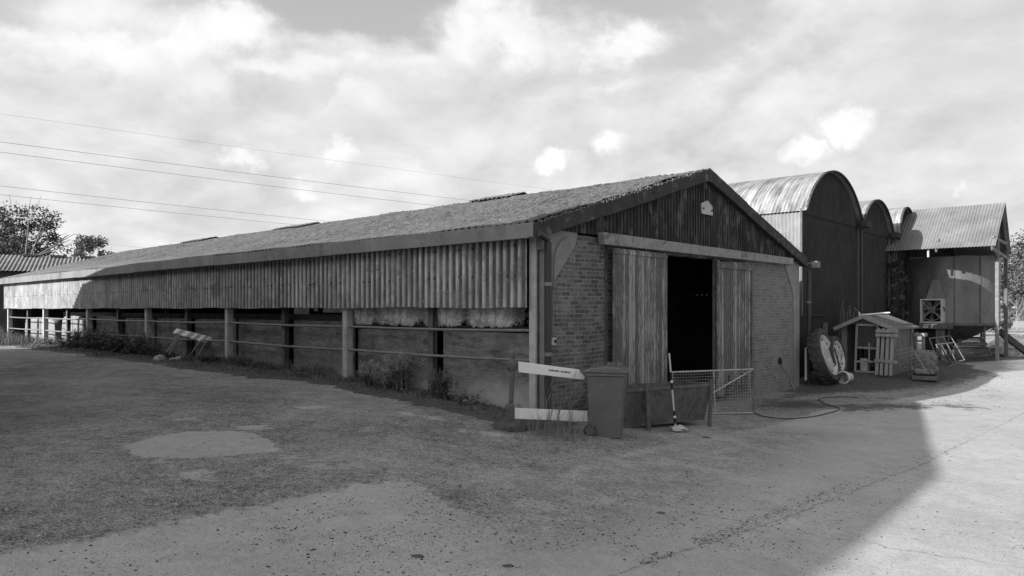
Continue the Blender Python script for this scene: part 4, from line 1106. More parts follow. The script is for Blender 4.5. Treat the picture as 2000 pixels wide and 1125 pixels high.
q.hexa([R0+pn*WD-Z*1.7, R0+rd*RL+pn*WD-Z*1.7, R0+rd*RL-pn*(WD-.1)-Z*1.7, R0-pn*(WD-.1)-Z*1.7, R0+pn*WD+Z*(EZ2-.05), R0+rd*RL+pn*WD+Z*(EZ2-.05), R0+rd*RL-pn*(WD-.1)+Z*(EZ2-.05), R0-pn*(WD-.1)+Z*(EZ2-.05)])
obj('wall', q, M['farwall'], fbn)
for px in (60, 113, 170):
    a = (px-1000)/FOC; t = (R0.x-a*R0.y)/(a*rd.y-rd.x); c = R0+rd*t
    q = MB().hexa([c-rd*.4+pn*.5+Z*(RZ2-.08), c+rd*.4+pn*.5+Z*(RZ2-.08), c+rd*.5-pn*.4+Z*(RZ2-.02), c-rd*.5-pn*.4+Z*(RZ2-.02), c-rd*.4+pn*.55+Z*(RZ2+.04), c+rd*.4+pn*.55+Z*(RZ2+.04), c+rd*.5-pn*.4+Z*(RZ2+.1), c-rd*.5-pn*.4+Z*(RZ2+.1)])
    obj('ridge_vent', q, M['farroof'], fbn)
# ------------------------------------------------------------------ trees
def leafquads(q, c, n, rad, size, rnd):
    for _ in range(n):
        d = Vector((rnd.gauss(0,1), rnd.gauss(0,1), rnd.gauss(0,.8))); d = d.normalized()*rad*rnd.random()**.5
        a = Vector((rnd.gauss(0,1), rnd.gauss(0,1), rnd.gauss(0,.7))).normalized()*size*rnd.uniform(.6, 1.3); b = a.orthogonal().normalized()*size*.55
        b = Matrix.Rotation(rnd.uniform(0, 6.28), 3, a.normalized()) @ b
        p = c+d; q.add([p-a, p+b, p+a, p-b], [(0,1,2,3)])
def tree(name, label, base, h, crown, mat, seed, nclump=60, nleaf=70, lsize=.16, bare=0, trunk_r=.3, group=None, low=.25, bark='bark', cat='tree'):
    rnd = random.Random(seed); t = thing(name, label, cat, base, group)
    tr = MB(); top = base+Vector((rnd.uniform(-.4, .4), rnd.uniform(-.4, .4), h*.62))
    tr.tube([base-Z*.2, base.lerp(top, .35)+Vector((rnd.gauss(0, .15), 0, 0)), base.lerp(top, .7), top], [trunk_r, trunk_r*.75, trunk_r*.5, trunk_r*.25], 8)
    cr = MB(); cx, cy, cz = crown; cc = base+Z*(low*h+cz)
    tips = []
    for i in range(nclump):
        d = Vector((rnd.gauss(0,1), rnd.gauss(0,1), rnd.gauss(0,1))).normalized(); k = rnd.uniform(.35, 1.0)**.6
        lump = 1+.28*noise.noise(d*2.2+Vector((seed, 0, 0)))
        c = cc+Vector((d.x*cx*k*lump, d.y*cy*k*lump, d.z*cz*k*lump)); tips.append(c)
        leafquads(cr, c, nleaf, rnd.uniform(.16, .34)*min(cx, cz), lsize, rnd)
    for c in rnd.sample(tips, min(len(tips), 14)):
        s_ = base.lerp(top, rnd.uniform(.35, .95)); m = s_.lerp(c, .5)+Vector((0, 0, -.1*h*rnd.random()))
        tr.tube([s_, m, c], [trunk_r*.35, trunk_r*.2, trunk_r*.06], 5)
    for i in range(bare):
        d = Vector((rnd.gauss(0,.8), rnd.gauss(0,.8), rnd.uniform(.4, 1.2))).normalized(); s_ = base.lerp(top, rnd.uniform(.6, 1))
        e = cc+Vector((d.x*cx, d.y*cy, d.z*cz))*rnd.uniform(1.0, 1.3)
        tr.tube([s_, s_.lerp(e, .6)+Z*.2, e], [trunk_r*.25, trunk_r*.12, trunk_r*.04], 4)
    obj('trunk', tr, M[bark], t, smooth=True)
    obj('crown', cr, M[mat], t, normals=False)
    return t
def TB(px, depth): p = PL(px, depth); p.z = g(p.x, p.y); return p
tree('broadleaf_tree', 'big half bare broadleaf tree rising behind the distant ribbed roof', TB(38, 66), 10.8, (3.4, 3.4, 4.4), 'leafdark', 3, 95, 75, .15, 22, .3, low=.2)
tree('broadleaf_tree', 'dense leafy tree beyond the far barn without bare limbs', TB(-45, 70), 10.5, (4.2, 3.4, 4.3), 'leafdark', 4, 80, 70, .17, 6, .35, low=.18)
tree('small_tree', 'lower rounded tree beyond the distant roof beside the bare limbs', TB(176, 84), 9.4, (2.4, 2.4, 3.2), 'leafmid', 8, 70, 60, .16, 3, .2, low=.37)
tree('small_tree', 'smallest bushy tree top touching the shed ridge line', TB(211, 84), 8.2, (.95, 1, 2.5), 'leafmid', 9, 30, 50, .14, 1, .15, low=.42)
dt = thing('bare_tree', 'leafless leaning tree with long bare limbs beside the big broadleaf tree', 'tree', TB(70, 62))
q = MB(); b = TB(70, 62)
for pts in ([(70,500),(95,486),(122,470),(147,456)], [(95,486),(115,478),(138,468)], [(112,475),(128,462),(136,458)], [(70,500),(100,490),(130,480),(140,474)], [(60,500),(72,470),(82,440),(92,406)], [(50,500),(55,450),(58,400)], [(72,470),(84,450),(100,420)]):
    q.tube([ray(px, py, 62+.02*i) for i, (px, py) in enumerate(pts)], [.075-.055*i/(len(pts)-1) for i in range(len(pts))], 5)
obj('limb', q, M['bark'], dt, smooth=True)
obj('trunk', MB().tube([b, ray(60, 530, 62), ray(70, 500, 62)], [.2, .15, .09], 7), M['bark'], dt, smooth=True)
RT = [(1990,95,9.6,(5.2,4.5,4.6),'leafmid','tall rounded tree standing directly behind the shelter gable'), (2090,90,9.0,(5,4,4.2),'leafdark','dark tree behind the field beyond the hedge bush'),
      (1945,110,9.0,(5,4,4.0),'leafdark','distant dark tree mostly hidden behind the shelter posts'), (1900,120,8.0,(6,4,3.6),'leafmid','distant tree hidden behind the grain bin'), (2200,100,9,(6,5,4.4),'leafmid','broad tree farthest along the field hedge')]
for i, (px, d, h, c, m, lab) in enumerate(RT): tree('field_tree', lab, TB(px, d), h+1.2, c, m, 20+i, 90, 60, .22, 1, .3, 'trees beyond the field', low=.12)
for i, (px, d, s_, lab) in enumerate(((1950,62,.9,'pale sunlit bush between the shelter posts'), (2020,84,1.2,'dark hedge bush at the far edge of the field'), (1925,56,1.5,'sunlit shrub seen under the grain bin hopper'), (1890,50,1.2,'low sunlit shrub seen under the hopper beside the bin legs'), (1972,92,1.5,'round hedge bush behind the bare sapling'))):
    tree('hedge_bush', lab, TB(px, d), 1.7*s_, (1.5*s_, 1.2*s_, .85*s_), 'leafpale' if i in (0, 2, 3) else 'leafmid', 40+i, 40, 60, .12, 2, .06, 'bushes at the field edge', low=.0, cat='bush')
sp_ = thing('bare_sapling', 'pale leafless sapling standing in the sunlit field', 'sapling', TB(1986, 60))
b = TB(1986, 60); q = MB(); rnd = random.Random(3)
obj('trunk', MB().tube([b, b+Z*1.3, b+Z*2.6], [.04, .03, .012], 6), M['palebark'], sp_, smooth=True)
for i in range(14):
    z0 = rnd.uniform(.7, 2.2); a = rnd.uniform(0, 6.28); l_ = rnd.uniform(.7, 1.5); q.tube([b+Z*z0, b+Z*(z0+l_*.5)+Vector((math.cos(a), math.sin(a), 0))*l_*.45, b+Z*(z0+l_)+Vector((math.cos(a), math.sin(a), 0))*l_*.7], [.018, .012, .005], 4)
obj('twig', q, M['palebark'], sp_, smooth=True)
# straw heap and leaning elevator right of the shelter
c = gnd(1985, 690); c2 = ray(1985, 690, 30); c2.z = g(c2.x, c2.y)
q = MB().blob(c2+Vector((.6, 0, 0)), (1.9, 1.2, .75), 22, .4, 3, 5)
for i in range(1200):
    w = random.uniform(0, 6.28); r_ = random.random(); p = c2+Vector((  .6+1.9*r_*math.cos(w), 1.25*r_*math.sin(w), .75*math.sqrt(1-r_*r_)+random.uniform(-.02, .08)))
    d = Vector((random.gauss(0,1), random.gauss(0,1), random.gauss(0,.6))).normalized()*.09; e = d.orthogonal().normalized()*.012; q.add([p-d-e, p-d+e, p+d+e, p+d-e], [(0,1,2,3)])
tag(obj('straw_heap', q, M['hay'], None, c2, normals=False), 'pale heap of old straw in the sun beside the shelter post', 'heap')
el = thing('bale_elevator', 'dark leaning elevator frame propped on the straw heap by the shelter', 'elevator', c2+Vector((.3, -1, 0)))
e0, e1 = ray(1952, 645, 29), ray(2030, 705, 28)
obj('side_rail', MB().beam(e0, e1, .05, .2), M['rust'], el); obj('side_rail', MB().beam(e0+Vector((.2,.5,.0)), e1+Vector((.2,.5,.0)), .05, .2), M['rust'], el)
q = MB()
for i in range(14): k = i/13; q.beam(e0.lerp(e1, k), e0.lerp(e1, k)+Vector((.2,.5,0)), .04, .04)
q.hexa([e0-Z*.06, e1-Z*.06, e1+Vector((.2,.5,-.06)), e0+Vector((.2,.5,-.06)), e0-Z*.03, e1-Z*.03, e1+Vector((.2,.5,-.03)), e0+Vector((.2,.5,-.03))])
obj('slatted_bed', q, M['rust'], el)
obj('leg', MB().tube([e0.lerp(e1, .15), Vector((e0.x+.2, e0.y, -2.0))], .04, 6).tube([e1, Vector((e1.x-.3, e1.y, -2.1))], .04, 6), M['rust'], el)
# ------------------------------------------------------------------ power lines
def line(lab, yl, xr, yr, z, r):
    dl = z*FOC/(604-yl); drr = z*FOC/(604-yr)
    a = Vector((-1000/FOC*dl, dl, z)); b = Vector(((xr-1000)/FOC*drr, drr, z)); d = b-a
    A = a-d*1.2; B = b+d*2.2; n = 40; pts = []
    for i in range(n+1):
        t = i/n; s_ = 1.0*((2*t-1)**2); pts.append(A.lerp(B, t)+Z*(s_*1.2-.25))
    tag(obj('power_cable', MB().tube(pts, r*.62, 5), M['cable'], None, A, smooth=True), lab, 'power cable', 'overhead power cables')
line('faint topmost power cable crossing the sky', 222, 1060, 365, 17, .014)
line('upper cable of the higher pair across the sky', 277, 940, 390, 12.7, .026)
line('lower cable of the higher pair across the sky', 297, 870, 400, 12.7, .026)
line('upper cable of the lower pair across the sky', 363, 650, 430, 12.7, .032)
line('lower cable of the lower pair across the sky', 380, 600, 438, 12.7, .032)
line('faint distant cable just above the round bushy tree', 452, 280, 482, 13, .026)
line('lowest faint distant cable above the shed ridge end', 466, 240, 487, 13, .024)
# ------------------------------------------------------------------ weeds and grass along the open side
rnd = random.Random(11)
def blade(q, p, h, w, lean, az, bend=.5):
    d = Vector((math.cos(az), math.sin(az), 0)); s_ = Vector((-d.y, d.x, 0))*w
    m = p+Z*h*.55+d*lean*.3*h; e = p+Z*h*(1-.3*lean*bend)+d*lean*h
    q.add([p-s_, p+s_, m+s_*.7, m-s_*.7, e], [(0,1,2,3), (3,2,4)])
def wd(u, v=0.0): p = F(u, v); return Vector((p.x, p.y, gn(p.x, p.y)))
vg = MB()
def dens(u): return (.8 if u < 4 else 1.1 if u < 13 else 1.3)
for i in range(44000):
    u = rnd.uniform(-.2, 34.5); wv = .85+.5*noise.noise(Vector((u*.5, 0, 2)))+(.25 if u > 7 else 0)
    v = .25-abs(rnd.gauss(0, .5))*wv
    p = wd(u, v); n_ = noise.noise(p*1.7)
    if rnd.random() > .8*dens(u)+.6*n_: continue
    nearwall = v > -.35
    h = rnd.uniform(.03, .10)*(1+.5*n_)+(rnd.uniform(.0, .28)*max(0, .4+n_) if nearwall and u > 4.5 else 0)
    blade(vg, p+Z*(.035 if v < .1 else .0), h, rnd.uniform(.004, .009)*(1+u*.03), rnd.uniform(.1, .9), rnd.uniform(0, 6.28))
for i in range(2500):
    u = rnd.uniform(27, 36); p = wd(u, rnd.uniform(-2.6, .2)); blade(vg, p, rnd.uniform(.1, .5), .012, rnd.uniform(.1, .7), rnd.uniform(0, 6.28))
for i in range(1100):                                      # sparse tufts on the tarmac and at the far yard
    c = gnd(rnd.uniform(1480, 1960), rnd.uniform(735, 800))
    if noise.noise(c*.9) < .08: continue
    for k in range(3): blade(vg, c+Vector((rnd.gauss(0,.05), rnd.gauss(0,.05), -.005)), rnd.uniform(.015, .05), .006, rnd.uniform(.4, 1), rnd.uniform(0, 6.28))
tag(obj('verge_grass', vg, M['grass'], None, F(8, -.3, -1.55), normals=False), 'rough grass and moss growing along the foot of the shed wall', 'grass', None, 'stuff')
sl = MB()
def soil_fn(a, b):
    u = -.6+a*35; wv = 1.05+.45*noise.noise(Vector((u*.5, 0, 2)))+(.3 if u > 7 else 0)+.25*noise.noise(Vector((u*2.3, 4, 2)))+.14*noise.noise(Vector((u*7, 4, 5)))+.07*noise.noise(Vector((u*19, 1, 5))); v = .3-b*(wv+.30)
    p = wd(u, v); z = .004+.07*max(0, math.sin(math.pi*min(1, b*1.02)))*(.6+.7*noise.noise(p*2.3))-(.03 if b > .98 else 0); return p+Z*z
sl.grid(soil_fn, 1100, 14)
tag(obj('verge_ground', sl, M['soil'], None, F(8, -.3, -1.55), smooth=True, normals=False), kind='structure')
def weed(lab, base, h, spread, ns, nl, lw, mat, seed, dead=.0, flower=False, cat='weed', name='tall_weed', group='weeds along the shed wall'):
    r_ = random.Random(seed); t = thing(name, lab, cat, base, group)
    st = MB(); lf = MB(); fl = MB()
    for i in range(ns):
        a = r_.uniform(0, 6.28); k = r_.random(); hh = h*r_.uniform(.55, 1.05)
        b0 = base+Vector((r_.gauss(0, spread*.22), r_.gauss(0, spread*.22), -.02)); tip = b0+Vector((math.cos(a)*spread*k*.8, math.sin(a)*spread*k*.8, hh))
        m = b0.lerp(tip, .5)+Vector((0, 0, hh*.06)); st.tube([b0, m, tip], [.007, .006, .003], 4)
        for j in range(nl):
            tt = r_.uniform(.15, 1) ; p = b0.lerp(m, tt*2) if tt < .5 else m.lerp(tip, tt*2-1)
            az = r_.uniform(0, 6.28); ll = lw*r_.uniform(.6, 1.4)*(1.2-.6*tt); d = Vector((math.cos(az), math.sin(az), r_.uniform(-.5, .6))).normalized(); s_ = d.cross(Z).normalized()*ll*.28
            lf.add([p, p+d*ll*.5+s_, p+d*ll-Z*ll*.15, p+d*ll*.5-s_], [(0,1,2,3)])
        if flower:
            for j in range(7): fl.blob(tip+Vector((r_.gauss(0,.03), r_.gauss(0,.03), r_.gauss(0,.02))), (.009, .009, .007), 5, .2, 2, j)
    obj('stem', st, M['weedpale'], t, normals=False)
    obj('foliage', lf, M[mat], t, normals=False)
    if flower: obj('blossom', fl, M['plate'], t, normals=False)
    return t
def wp(px, py, v=-.22):
    u = on_v(px, 600, v)[0]; return wd(u, v)
weed('bushy ragwort plant between the second concrete post and the first stanchion', wp(775, 768), .78, .62, 40, 20, .10, 'weed', 1, flower=True)
weed('smaller flowering ragwort close beside the second concrete post', wp(728, 752), .55, .45, 20, 14, .09, 'weed', 2, flower=True)
weed('upright leggy weed with bare lower stems at the nearest stanchion', wp(862, 795), .72, .38, 32, 22, .09, 'weed', 3, flower=False)
weed('low sprawling weed at the foot of the leggy one', wp(900, 812), .3, .5, 34, 12, .08, 'weedpale', 4)
weed('grassy clump on the far side of the second concrete post', wp(600, 745), .42, .5, 24, 5, .10, 'weedpale', 5)
weed('thin dry stems on the near side of the third concrete post', wp(478, 722), .55, .35, 12, 9, .11, 'weed', 6)
weed('dark weed by the base of the third concrete post', wp(500, 728), .35, .4, 16, 10, .09, 'weed', 7)
weed('pale dry tuft midway between second and third posts', wp(545, 738), .34, .4, 22, 4, .09, 'weedpale', 8)
weed('weed clump under the raised end of the striped barrier', wp(412, 712), .5, .45, 20, 13, .1, 'weed', 9)
weed('spiky weed between the fallen barrier legs', wp(335, 712), .36, .45, 24, 11, .1, 'weed', 10)
weed('dark weed against the fourth concrete post', wp(300, 690), .45, .4, 16, 12, .1, 'weed', 12)
nl_ = [(268,692,.75,'tallest dark nettle clump hiding the rails before the fourth post'), (245,688,.85,'dark nettle clump amid the bed between fourth and fifth posts'), (222,686,.8,'nettle clump just on the near side of the fifth post'), (200,684,.75,'nettle clump in front of the fifth post'), (180,682,.85,'nettle clump just beyond the fifth post'), (160,680,.8,'nettle clump before the short pale stack end'), (142,678,.7,'farthest dark nettle clump of the bed'), (283,690,.5,'low nettle fringe by the fourth post')]
for i, (px, py, h, lab) in enumerate(nl_): weed(lab, wp(px, py), h*1.05, .75, 34, 18, .15, 'weed', 30+i, name='nettle_clump', cat='nettles', group='nettle bed')
for i, (px, py, h, lab) in enumerate(((30,678,.55,'sunlit weed at the farthest corner post'), (60,678,.4,'low sunlit weed under the long pale stack'), (105,680,.5,'pale sunlit weed on the near side of the sixth post'), (8,676,.8,'tall sunlit weed beyond the farthest corner post'))): weed(lab, wp(px, py), h, .6, 22, 10, .13, 'weedpale', 50+i)
# dry grass tussock round the corner post and barrier
q = MB(); r_ = random.Random(4)
for i in range(520):
    c = gnd(r_.gauss(1085, 38), r_.gauss(846, 7)); blade(q, c-Z*.01, r_.uniform(.1, .34)*(1.0 if r_.random() < .85 else 2.4), r_.uniform(.002, .004), r_.uniform(.2, 1.1), r_.uniform(0, 6.28))
for px, py in ((1070,842),(1085,845),(1058,838),(1110,848)):
    b = gnd(px, py)
    for k in range(5): a = r_.uniform(-.8, 1.8); q.tube([b, b+Vector((.1*math.cos(a), .05, .45)), b+Vector((.42*math.cos(a), .1, r_.uniform(.6, 1.0)))], [.004, .003, .002], 4)
tag(obj('grass_tussock', q, M['weedpale'], None, gnd(1085, 846), normals=False), 'dry straggling grass tussock in front of the lower white plank', 'grass')
st_ = gnd(1090, 835); tag(obj('dry_stalk', MB().tube([gnd(1083, 838), gnd(1083, 838)+Vector((.2, .05, .5)), ray(1122, 745, D0+.2)], [.008, .006, .004], 5), M['weedpale'], None, st_, smooth=True), 'single long dry stalk slanting between the two white planks', 'stalk')
# ------------------------------------------------------------------ grit, leaves and pebbles
lf = MB(); r_ = random.Random(21)
def flake(q, c, s_, up=.25):
    az = r_.uniform(0, 6.28); n = r_.choice((4, 5, 6)); pts = []
    for k in range(n):
        w = az+6.28*k/n; rr = s_*r_.uniform(.55, 1.2); pts.append(c+Vector((math.cos(w)*rr, math.sin(w)*rr*.7, r_.uniform(0, up)*s_)))
    q.add(pts+[p-Z*s_*.3 for p in pts], [tuple(range(n))]+[(k, (k+1) % n, n+(k+1) % n, n+k) for k in range(n)])
n = 0
while n < 12000:
    k = r_.random()
    if k < .40: px, py = r_.uniform(0, 2000), 800+330*r_.random()**1.3
    elif k < .75: px, py = r_.gauss(1180, 300), r_.gauss(990, 85)
    elif k < .85: px, py = r_.gauss(740, 110), r_.gauss(1010, 45)
    else:
        t = r_.random(); px, py = 1890-(1890-1215)*t+r_.gauss(0, 14), 862+256*t+r_.gauss(0, 6)
    if py < 770 or py > 1170: continue
    c = gnd(px, py)
    if noise.noise(c*1.3)+.6*noise.noise(c*4) < -.42+.3*r_.random(): continue
    flake(lf, c+Z*.004, min(.016, .0027*math.exp(abs(r_.gauss(0, .62))))); n += 1
tag(obj('leaf_litter', lf, M['soil'], None, gnd(1100, 1000), normals=False), 'dark dead leaves and crumbs of dirt scattered over the concrete', 'litter', None, 'stuff')
pb_ = MB(); n = 0
while n < 5200:
    px, py = r_.uniform(-50, 1500), 760+330*r_.random()**1.2
    c = gnd(px, py)
    if noise.noise(c*1.1) < -.1 or (sd_poly(c.x, c.y, PAD) > .1 and r_.random() < .8): continue
    s_ = .0035*math.exp(abs(r_.gauss(0, .55))); q0 = len(pb_.v)
    pts = [c+Vector((a*s_*r_.uniform(.7, 1.3), b*s_*r_.uniform(.7, 1.3), .002+cc_*s_*.7)) for a, b, cc_ in ((1,0,0),(0,1,0),(-1,0,0),(0,-1,0),(0,0,1))]
    pb_.add(pts, [(0,1,4),(1,2,4),(2,3,4),(3,0,4)]); n += 1
tag(obj('loose_gravel', pb_, M['stone'], None, gnd(600, 900), normals=False), 'loose pale gravel scattered over the dark tarmac', 'gravel', None, 'stuff')
for px, py, s_, lab in ((992,1106,.045,'dark flat clod on the nearest foreground concrete'), (815,1087,.05,'dark stain of flattened dung on the foreground concrete'), (1380,855,.08,'flat dark clod of mud near the slab joint'), (1290,1002,.05,'larger dark clod beside the slab joint')):
    c = gnd(px, py); tag(obj('mud_clod', MB().blob(c, (s_, s_*.6, s_*.25), 9, .5, 3, int(px)), M['soil'], None, c, smooth=True), lab, 'mud', 'clods on the yard')
# ------------------------------------------------------------------ the big barn left of the yard whose shadow covers it
SU = Vector((U*PUS-V*PVS+Z*1.0))                           # towards the sun
gb = thing('tall_barn', 'unseen tall sheeted barn left of the yard, parapet end shaped for its shadow', 'barn', F(3, -20, -1.6))
def lift(p, u0):                                          # from a shadow point on the ground towards the sun, up to the plane u = u0
    d = p-C0; u = d.dot(U); v = d.dot(V); k = (u0-u)/PUS; return v-PVS*k, p.z+k
U0 = 2.75
vA, zA_ = lift(gnd(1836, 930), U0); vD, zD_ = lift(gnd(1600, 1125), U0); vB, zB_ = lift(gnd(1800, 800), U0)
k = (-7.1-vB)/(vA-vB); zE = zB_+(zA_-zB_)*k; vE = -7.1
print('occluder', (vE, zE), (vB, zB_), (vA, zA_), (vD, zD_))
vX = vD-8; zX = zD_+(zD_-zA_)/(vD-vA)*(-8)
obj('shadow_parapet', MB().prism([F(U0, vE, -2.2), F(U0, vE, zE), F(U0, vA, zA_), F(U0, vD, zD_), F(U0, vX, zX), F(U0, vX, -2.2)], U*.35), M['barnside'], gb)  # unseen parapet, outline shaped to throw the yard's shadow edge
# body: near wall along v = vN, top profile set by the shadow on the long shed
vN = -7.4
def lw_(u, z): return u-PUS*vN/PVS, z-vN/PVS
S1 = [on_v(px, py, -.1) for px, py in ((252,520),(161,558),(141,604))]
top = [lw_(u, z) for u, z in S1]; print('shadow', S1, top)
zN = lw_(0, 1.47)[1]
prof = [(U0+.35, -2.2), (U0+.35, zN), (top[0][0]-.3, zN), top[0], top[1], top[2], (top[2][0]+.9, -2.2)]
obj('wall', MB().prism([F(u, vN, z) for u, z in prof], V*-.3), M['barnside'], gb)
PT = [(vX, zX), (vD, zD_), (vA, zA_), (vE, zE)]
def ptop(v):
    for (a, b), (c, d) in zip(PT, PT[1:]):
        if v <= c: return b+(d-b)*(v-a)/(c-a)
    return zE
npv = int((vE-vX)/.2*6)
q = MB().grid(lambda a, b: F(U0-.025-.018*math.sin(a*(vE-vX)/.2*6.2832), vX+a*(vE-vX), -1.6+b*(ptop(vX+a*(vE-vX))-.03+1.6)), npv, 1)
obj('sheeting', q, M['barnside'], gb, smooth=True, normals=False, flat_angle=85)
ln_ = top[0][0]-.4-(U0+.4)
q = MB().grid(lambda a, b: F(U0+.4+a*ln_, vN+.025+.018*math.sin(a*ln_/.2*6.2832), -1.6+b*(zN-.03+1.6)), int(ln_/.2*6), 1)
obj('sheeting', q, M['barnside'], gb, smooth=True, normals=False, flat_angle=85)
obj('corner_flashing', MB().fbox(U0-.05, U0+.36, vE, vE+.03, -2.2, zE-.02), M['galv'], gb)
obj('wall', MB().fbox(U0+.35, top[2][0]-1, -27, -26.7, -2.2, zN), M['farwall'], gb)
obj('roof', MB().hexa([F(U0+.35, vN-.1, zN-.1), F(top[0][0]-1, vN-.1, zN-.1), F(top[0][0]-1, -17, zN+1.9), F(U0+.35, -17, zN+1.9), F(U0+.35, vN-.1, zN-.02), F(top[0][0]-1, vN-.1, zN-.02), F(top[0][0]-1, -17, zN+2), F(U0+.35, -17, zN+2)]).hexa([F(U0+.35, -17, zN+1.9), F(top[0][0]-1, -17, zN+1.9), F(top[0][0]-1, -27, zN), F(U0+.35, -27, zN), F(U0+.35, -17, zN+2), F(top[0][0]-1, -17, zN+2), F(top[0][0]-1, -27, zN+.1), F(U0+.35, -27, zN+.1)]), M['farroof'], gb)
# ------------------------------------------------------------------ sun, sky, camera
sd = SU.normalized(); el_ = math.asin(sd.z); az_ = math.atan2(sd.x, sd.y)
sun = bpy.data.lights.new('sun', 'SUN'); sun.energy = SUNE; sun.angle = R(.35); sun.color = (1, 1, 1)
so_ = bpy.data.objects.new('sun', sun); COL.objects.link(so_); so_.rotation_mode = 'QUATERNION'; so_.rotation_quaternion = sd.to_track_quat('Z', 'Y'); so_.location = sd*50
w = bpy.data.worlds.new('World'); SC.world = w; w.use_nodes = True; nt = w.node_tree
class WN(NT):
    def __init__(s): s.t = nt; s.P = s.n('ShaderNodeTexCoord').outputs['Generated']
s = WN()
sky = s.n('ShaderNodeTexSky', sky_type='NISHITA'); sky.sun_disc = False; sky.sun_elevation = el_; sky.sun_rotation = az_; sky.air_density = 1; sky.dust_density = 1.5
bw = s.n('ShaderNodeRGBToBW'); s.l(sky.outputs[0], bw.inputs[0])
x, y, z = s.sep()
zz = s.math('ADD', s.math('MAXIMUM', z, 0.0), .34)
px_, py_ = s.math('DIVIDE', x, zz), s.math('DIVIDE', y, zz)
def plane(dx, dy): return s.comb(s.math('ADD', px_, dx), s.math('ADD', py_, dy), 0.0)
def fbm(vec): return s.math('ADD', s.math('MULTIPLY', s.noise(2.7, 10, .6, vec, .25), .72), s.math('MULTIPLY', s.noise(.8, 3, .5, vec), .28))
nA = fbm(plane(0, 0)); nB = fbm(plane(-.07, -.03))
nv = s.n('ShaderNodeTexNoise'); nv.inputs['Scale'].default_value = 7; nv.inputs['Detail'].default_value = 9; nv.inputs['Roughness'].default_value = .62; s.l(s.P, nv.inputs['Vector'])
sb2 = s.n('ShaderNodeVectorMath', operation='SUBTRACT'); s.l(nv.outputs['Color'], sb2.inputs[0]); sb2.inputs[1].default_value = (.5, .5, .5)
wob = s.n('ShaderNodeVectorMath', operation='SCALE'); s.l(sb2.outputs[0], wob.inputs[0]); wob.inputs['Scale'].default_value = .13
ad = s.n('ShaderNodeVectorMath', operation='ADD'); s.l(s.P, ad.inputs[0]); s.l(wob.outputs[0], ad.inputs[1]); WP = ad.outputs[0]
def skyblob(px, py, rad, flat=1.5, soft=.55):
    d = Vector((px-1000, FOC, 604-py)).normalized(); r_ = rad/FOC
    a = s.n('ShaderNodeVectorMath', operation='SUBTRACT'); s.l(WP, a.inputs[0]); a.inputs[1].default_value = d
    b = s.n('ShaderNodeVectorMath', operation='MULTIPLY'); s.l(a.outputs[0], b.inputs[0]); b.inputs[1].default_value = (1, 1, flat)
    c = s.n('ShaderNodeVectorMath', operation='LENGTH'); s.l(b.outputs[0], c.inputs[0])
    return s.ramp(c.outputs['Value'], r_*(1-soft), r_*(1+soft), 1, 0)
def total(lst):
    o = None
    for v in lst: o = v if o is None else s.math('MAXIMUM', o, v)
    return o
blue = total([skyblob(*k) for k in ((30,40,125,1.5,.5), (640,5,175,2.4,.6), (765,50,85,1.5,.6), (1370,25,200,1.9,.6), (1300,80,110,2,.6))])
greyc = total([skyblob(*k) for k in ((345,118,85,3.0,.6), (260,205,200,3.2,.8), (1090,225,230,3.2,.8), (720,235,250,3.8,.8), (1760,330,260,2.8,.8), (1850,120,200,2.2,.8), (420,330,200,4,.8))])
puff = total([skyblob(*k) for k in ((205,62,85,1.5,.5), (335,58,70,1.8,.5), (475,62,75,1.7,.6), (690,100,95,2.2,.6), (60,112,95,2.4,.6), (960,75,70,1.0,.6), (1210,85,120,2.6,.6), (1190,155,48,1.5,.6), (560,170,120,2.6,.7))])
hot = total([skyblob(*k) for k in ((1655,243,50,1.3,.3), (1082,331,35,1.6,.3), (1192,287,38,1.25,.35), (1575,294,36,1.8,.5), (660,297,26,1.6,.6), (1897,385,18,1.6,.5), (600,362,30,1.9,.6), (470,318,26,1.9,.7))])
D = s.math('ADD', s.math('ADD', nA, s.math('MULTIPLY', puff, .13)), s.math('MULTIPLY', blue, -.105))
D = s.math('ADD', D, s.ramp(z, .42, .22, -.02, .16))
cov = s.math('MAXIMUM', s.ramp(D, .40, .58), hot)
relief = s.math('SUBTRACT', nA, nB)
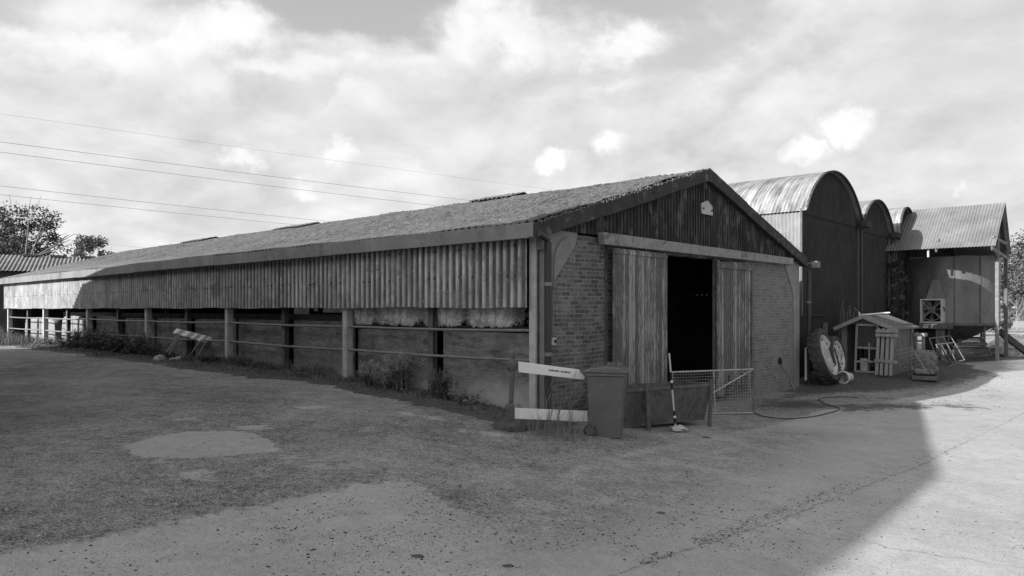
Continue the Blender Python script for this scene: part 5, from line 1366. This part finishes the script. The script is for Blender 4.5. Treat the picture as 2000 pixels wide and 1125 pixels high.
# rounded cumulus lobes: broken voronoi cells, domed towards the light, two sizes
def lobes(sc, off):
    m = s.n('ShaderNodeVectorMath', operation='MULTIPLY_ADD'); s.l(WP, m.inputs[0]); m.inputs[1].default_value = (sc, sc, sc*1.7); m.inputs[2].default_value = off
    v = s.n('ShaderNodeTexVoronoi', feature='F1'); v.inputs['Scale'].default_value = 1; s.l(m.outputs[0], v.inputs['Vector'])
    return v.outputs['Distance']
lb = s.math('SUBTRACT', lobes(9, (.0, .0, .25)), lobes(9, (0, 0, 0)))
lc = s.math('SUBTRACT', .45, lobes(5.5, (3, 1, 2)))
tone = s.math('ADD', s.ramp(D, .44, .80, SKY[1], SKY[2], False), s.math('ADD', s.math('MULTIPLY', relief, 3.6), s.math('ADD', s.math('MULTIPLY', lb, .8), s.math('MULTIPLY', lc, .9))))
tone = s.mix(s.math('MULTIPLY', greyc, .6), tone, s.math('ADD', SKY[1]*.98, s.math('ADD', s.math('MULTIPLY', relief, 3.2), s.math('MULTIPLY', lb, .8))))
tone = s.mix(s.math('MULTIPLY', puff, s.ramp(s.math('ADD', nA, s.math('MULTIPLY', lb, .5)), .40, .62, .1, .9)), tone, SKY[3])
tone = s.mix(s.math('MULTIPLY', hot, s.ramp(nA, .3, .6, .6, 1)), tone, SKY[3]*1.04)
base = s.mix(.75, SKY[0], bw.outputs[0])
val = s.mix(cov, base, tone)
sdot = s.dot(tuple(SU.normalized()))
gain = s.math('ADD', s.math('ADD', 1.0, s.ramp(z, .42, .75, 0, -.12)), s.ramp(sdot, .2, .95, 0, .9))
val = s.math('MULTIPLY', val, gain)
cc2 = s.n('ShaderNodeCombineColor')
for i in range(3): s.l(val, cc2.inputs[i])
bg = nt.nodes['Background']; s.l(cc2.outputs[0], bg.inputs['Color']); bg.inputs['Strength'].default_value = .1
cam = bpy.data.cameras.new('camera'); co = bpy.data.objects.new('camera', cam); COL.objects.link(co); SC.camera = co
co.location = (0, 0, 0); co.rotation_euler = (R(90), 0, 0)
cam.sensor_width = 36; cam.lens = FOC/2000*36; cam.shift_y = (604-562.5)/2000; cam.clip_end = 3000; cam.clip_start = .05
vs = SC.view_settings; vs.view_transform = 'Standard'; vs.look = 'None'; vs.exposure = EXPO; vs.gamma = 1; vs.use_curve_mapping = False
SC.cycles.max_bounces = 6; SC.cycles.use_denoising = True
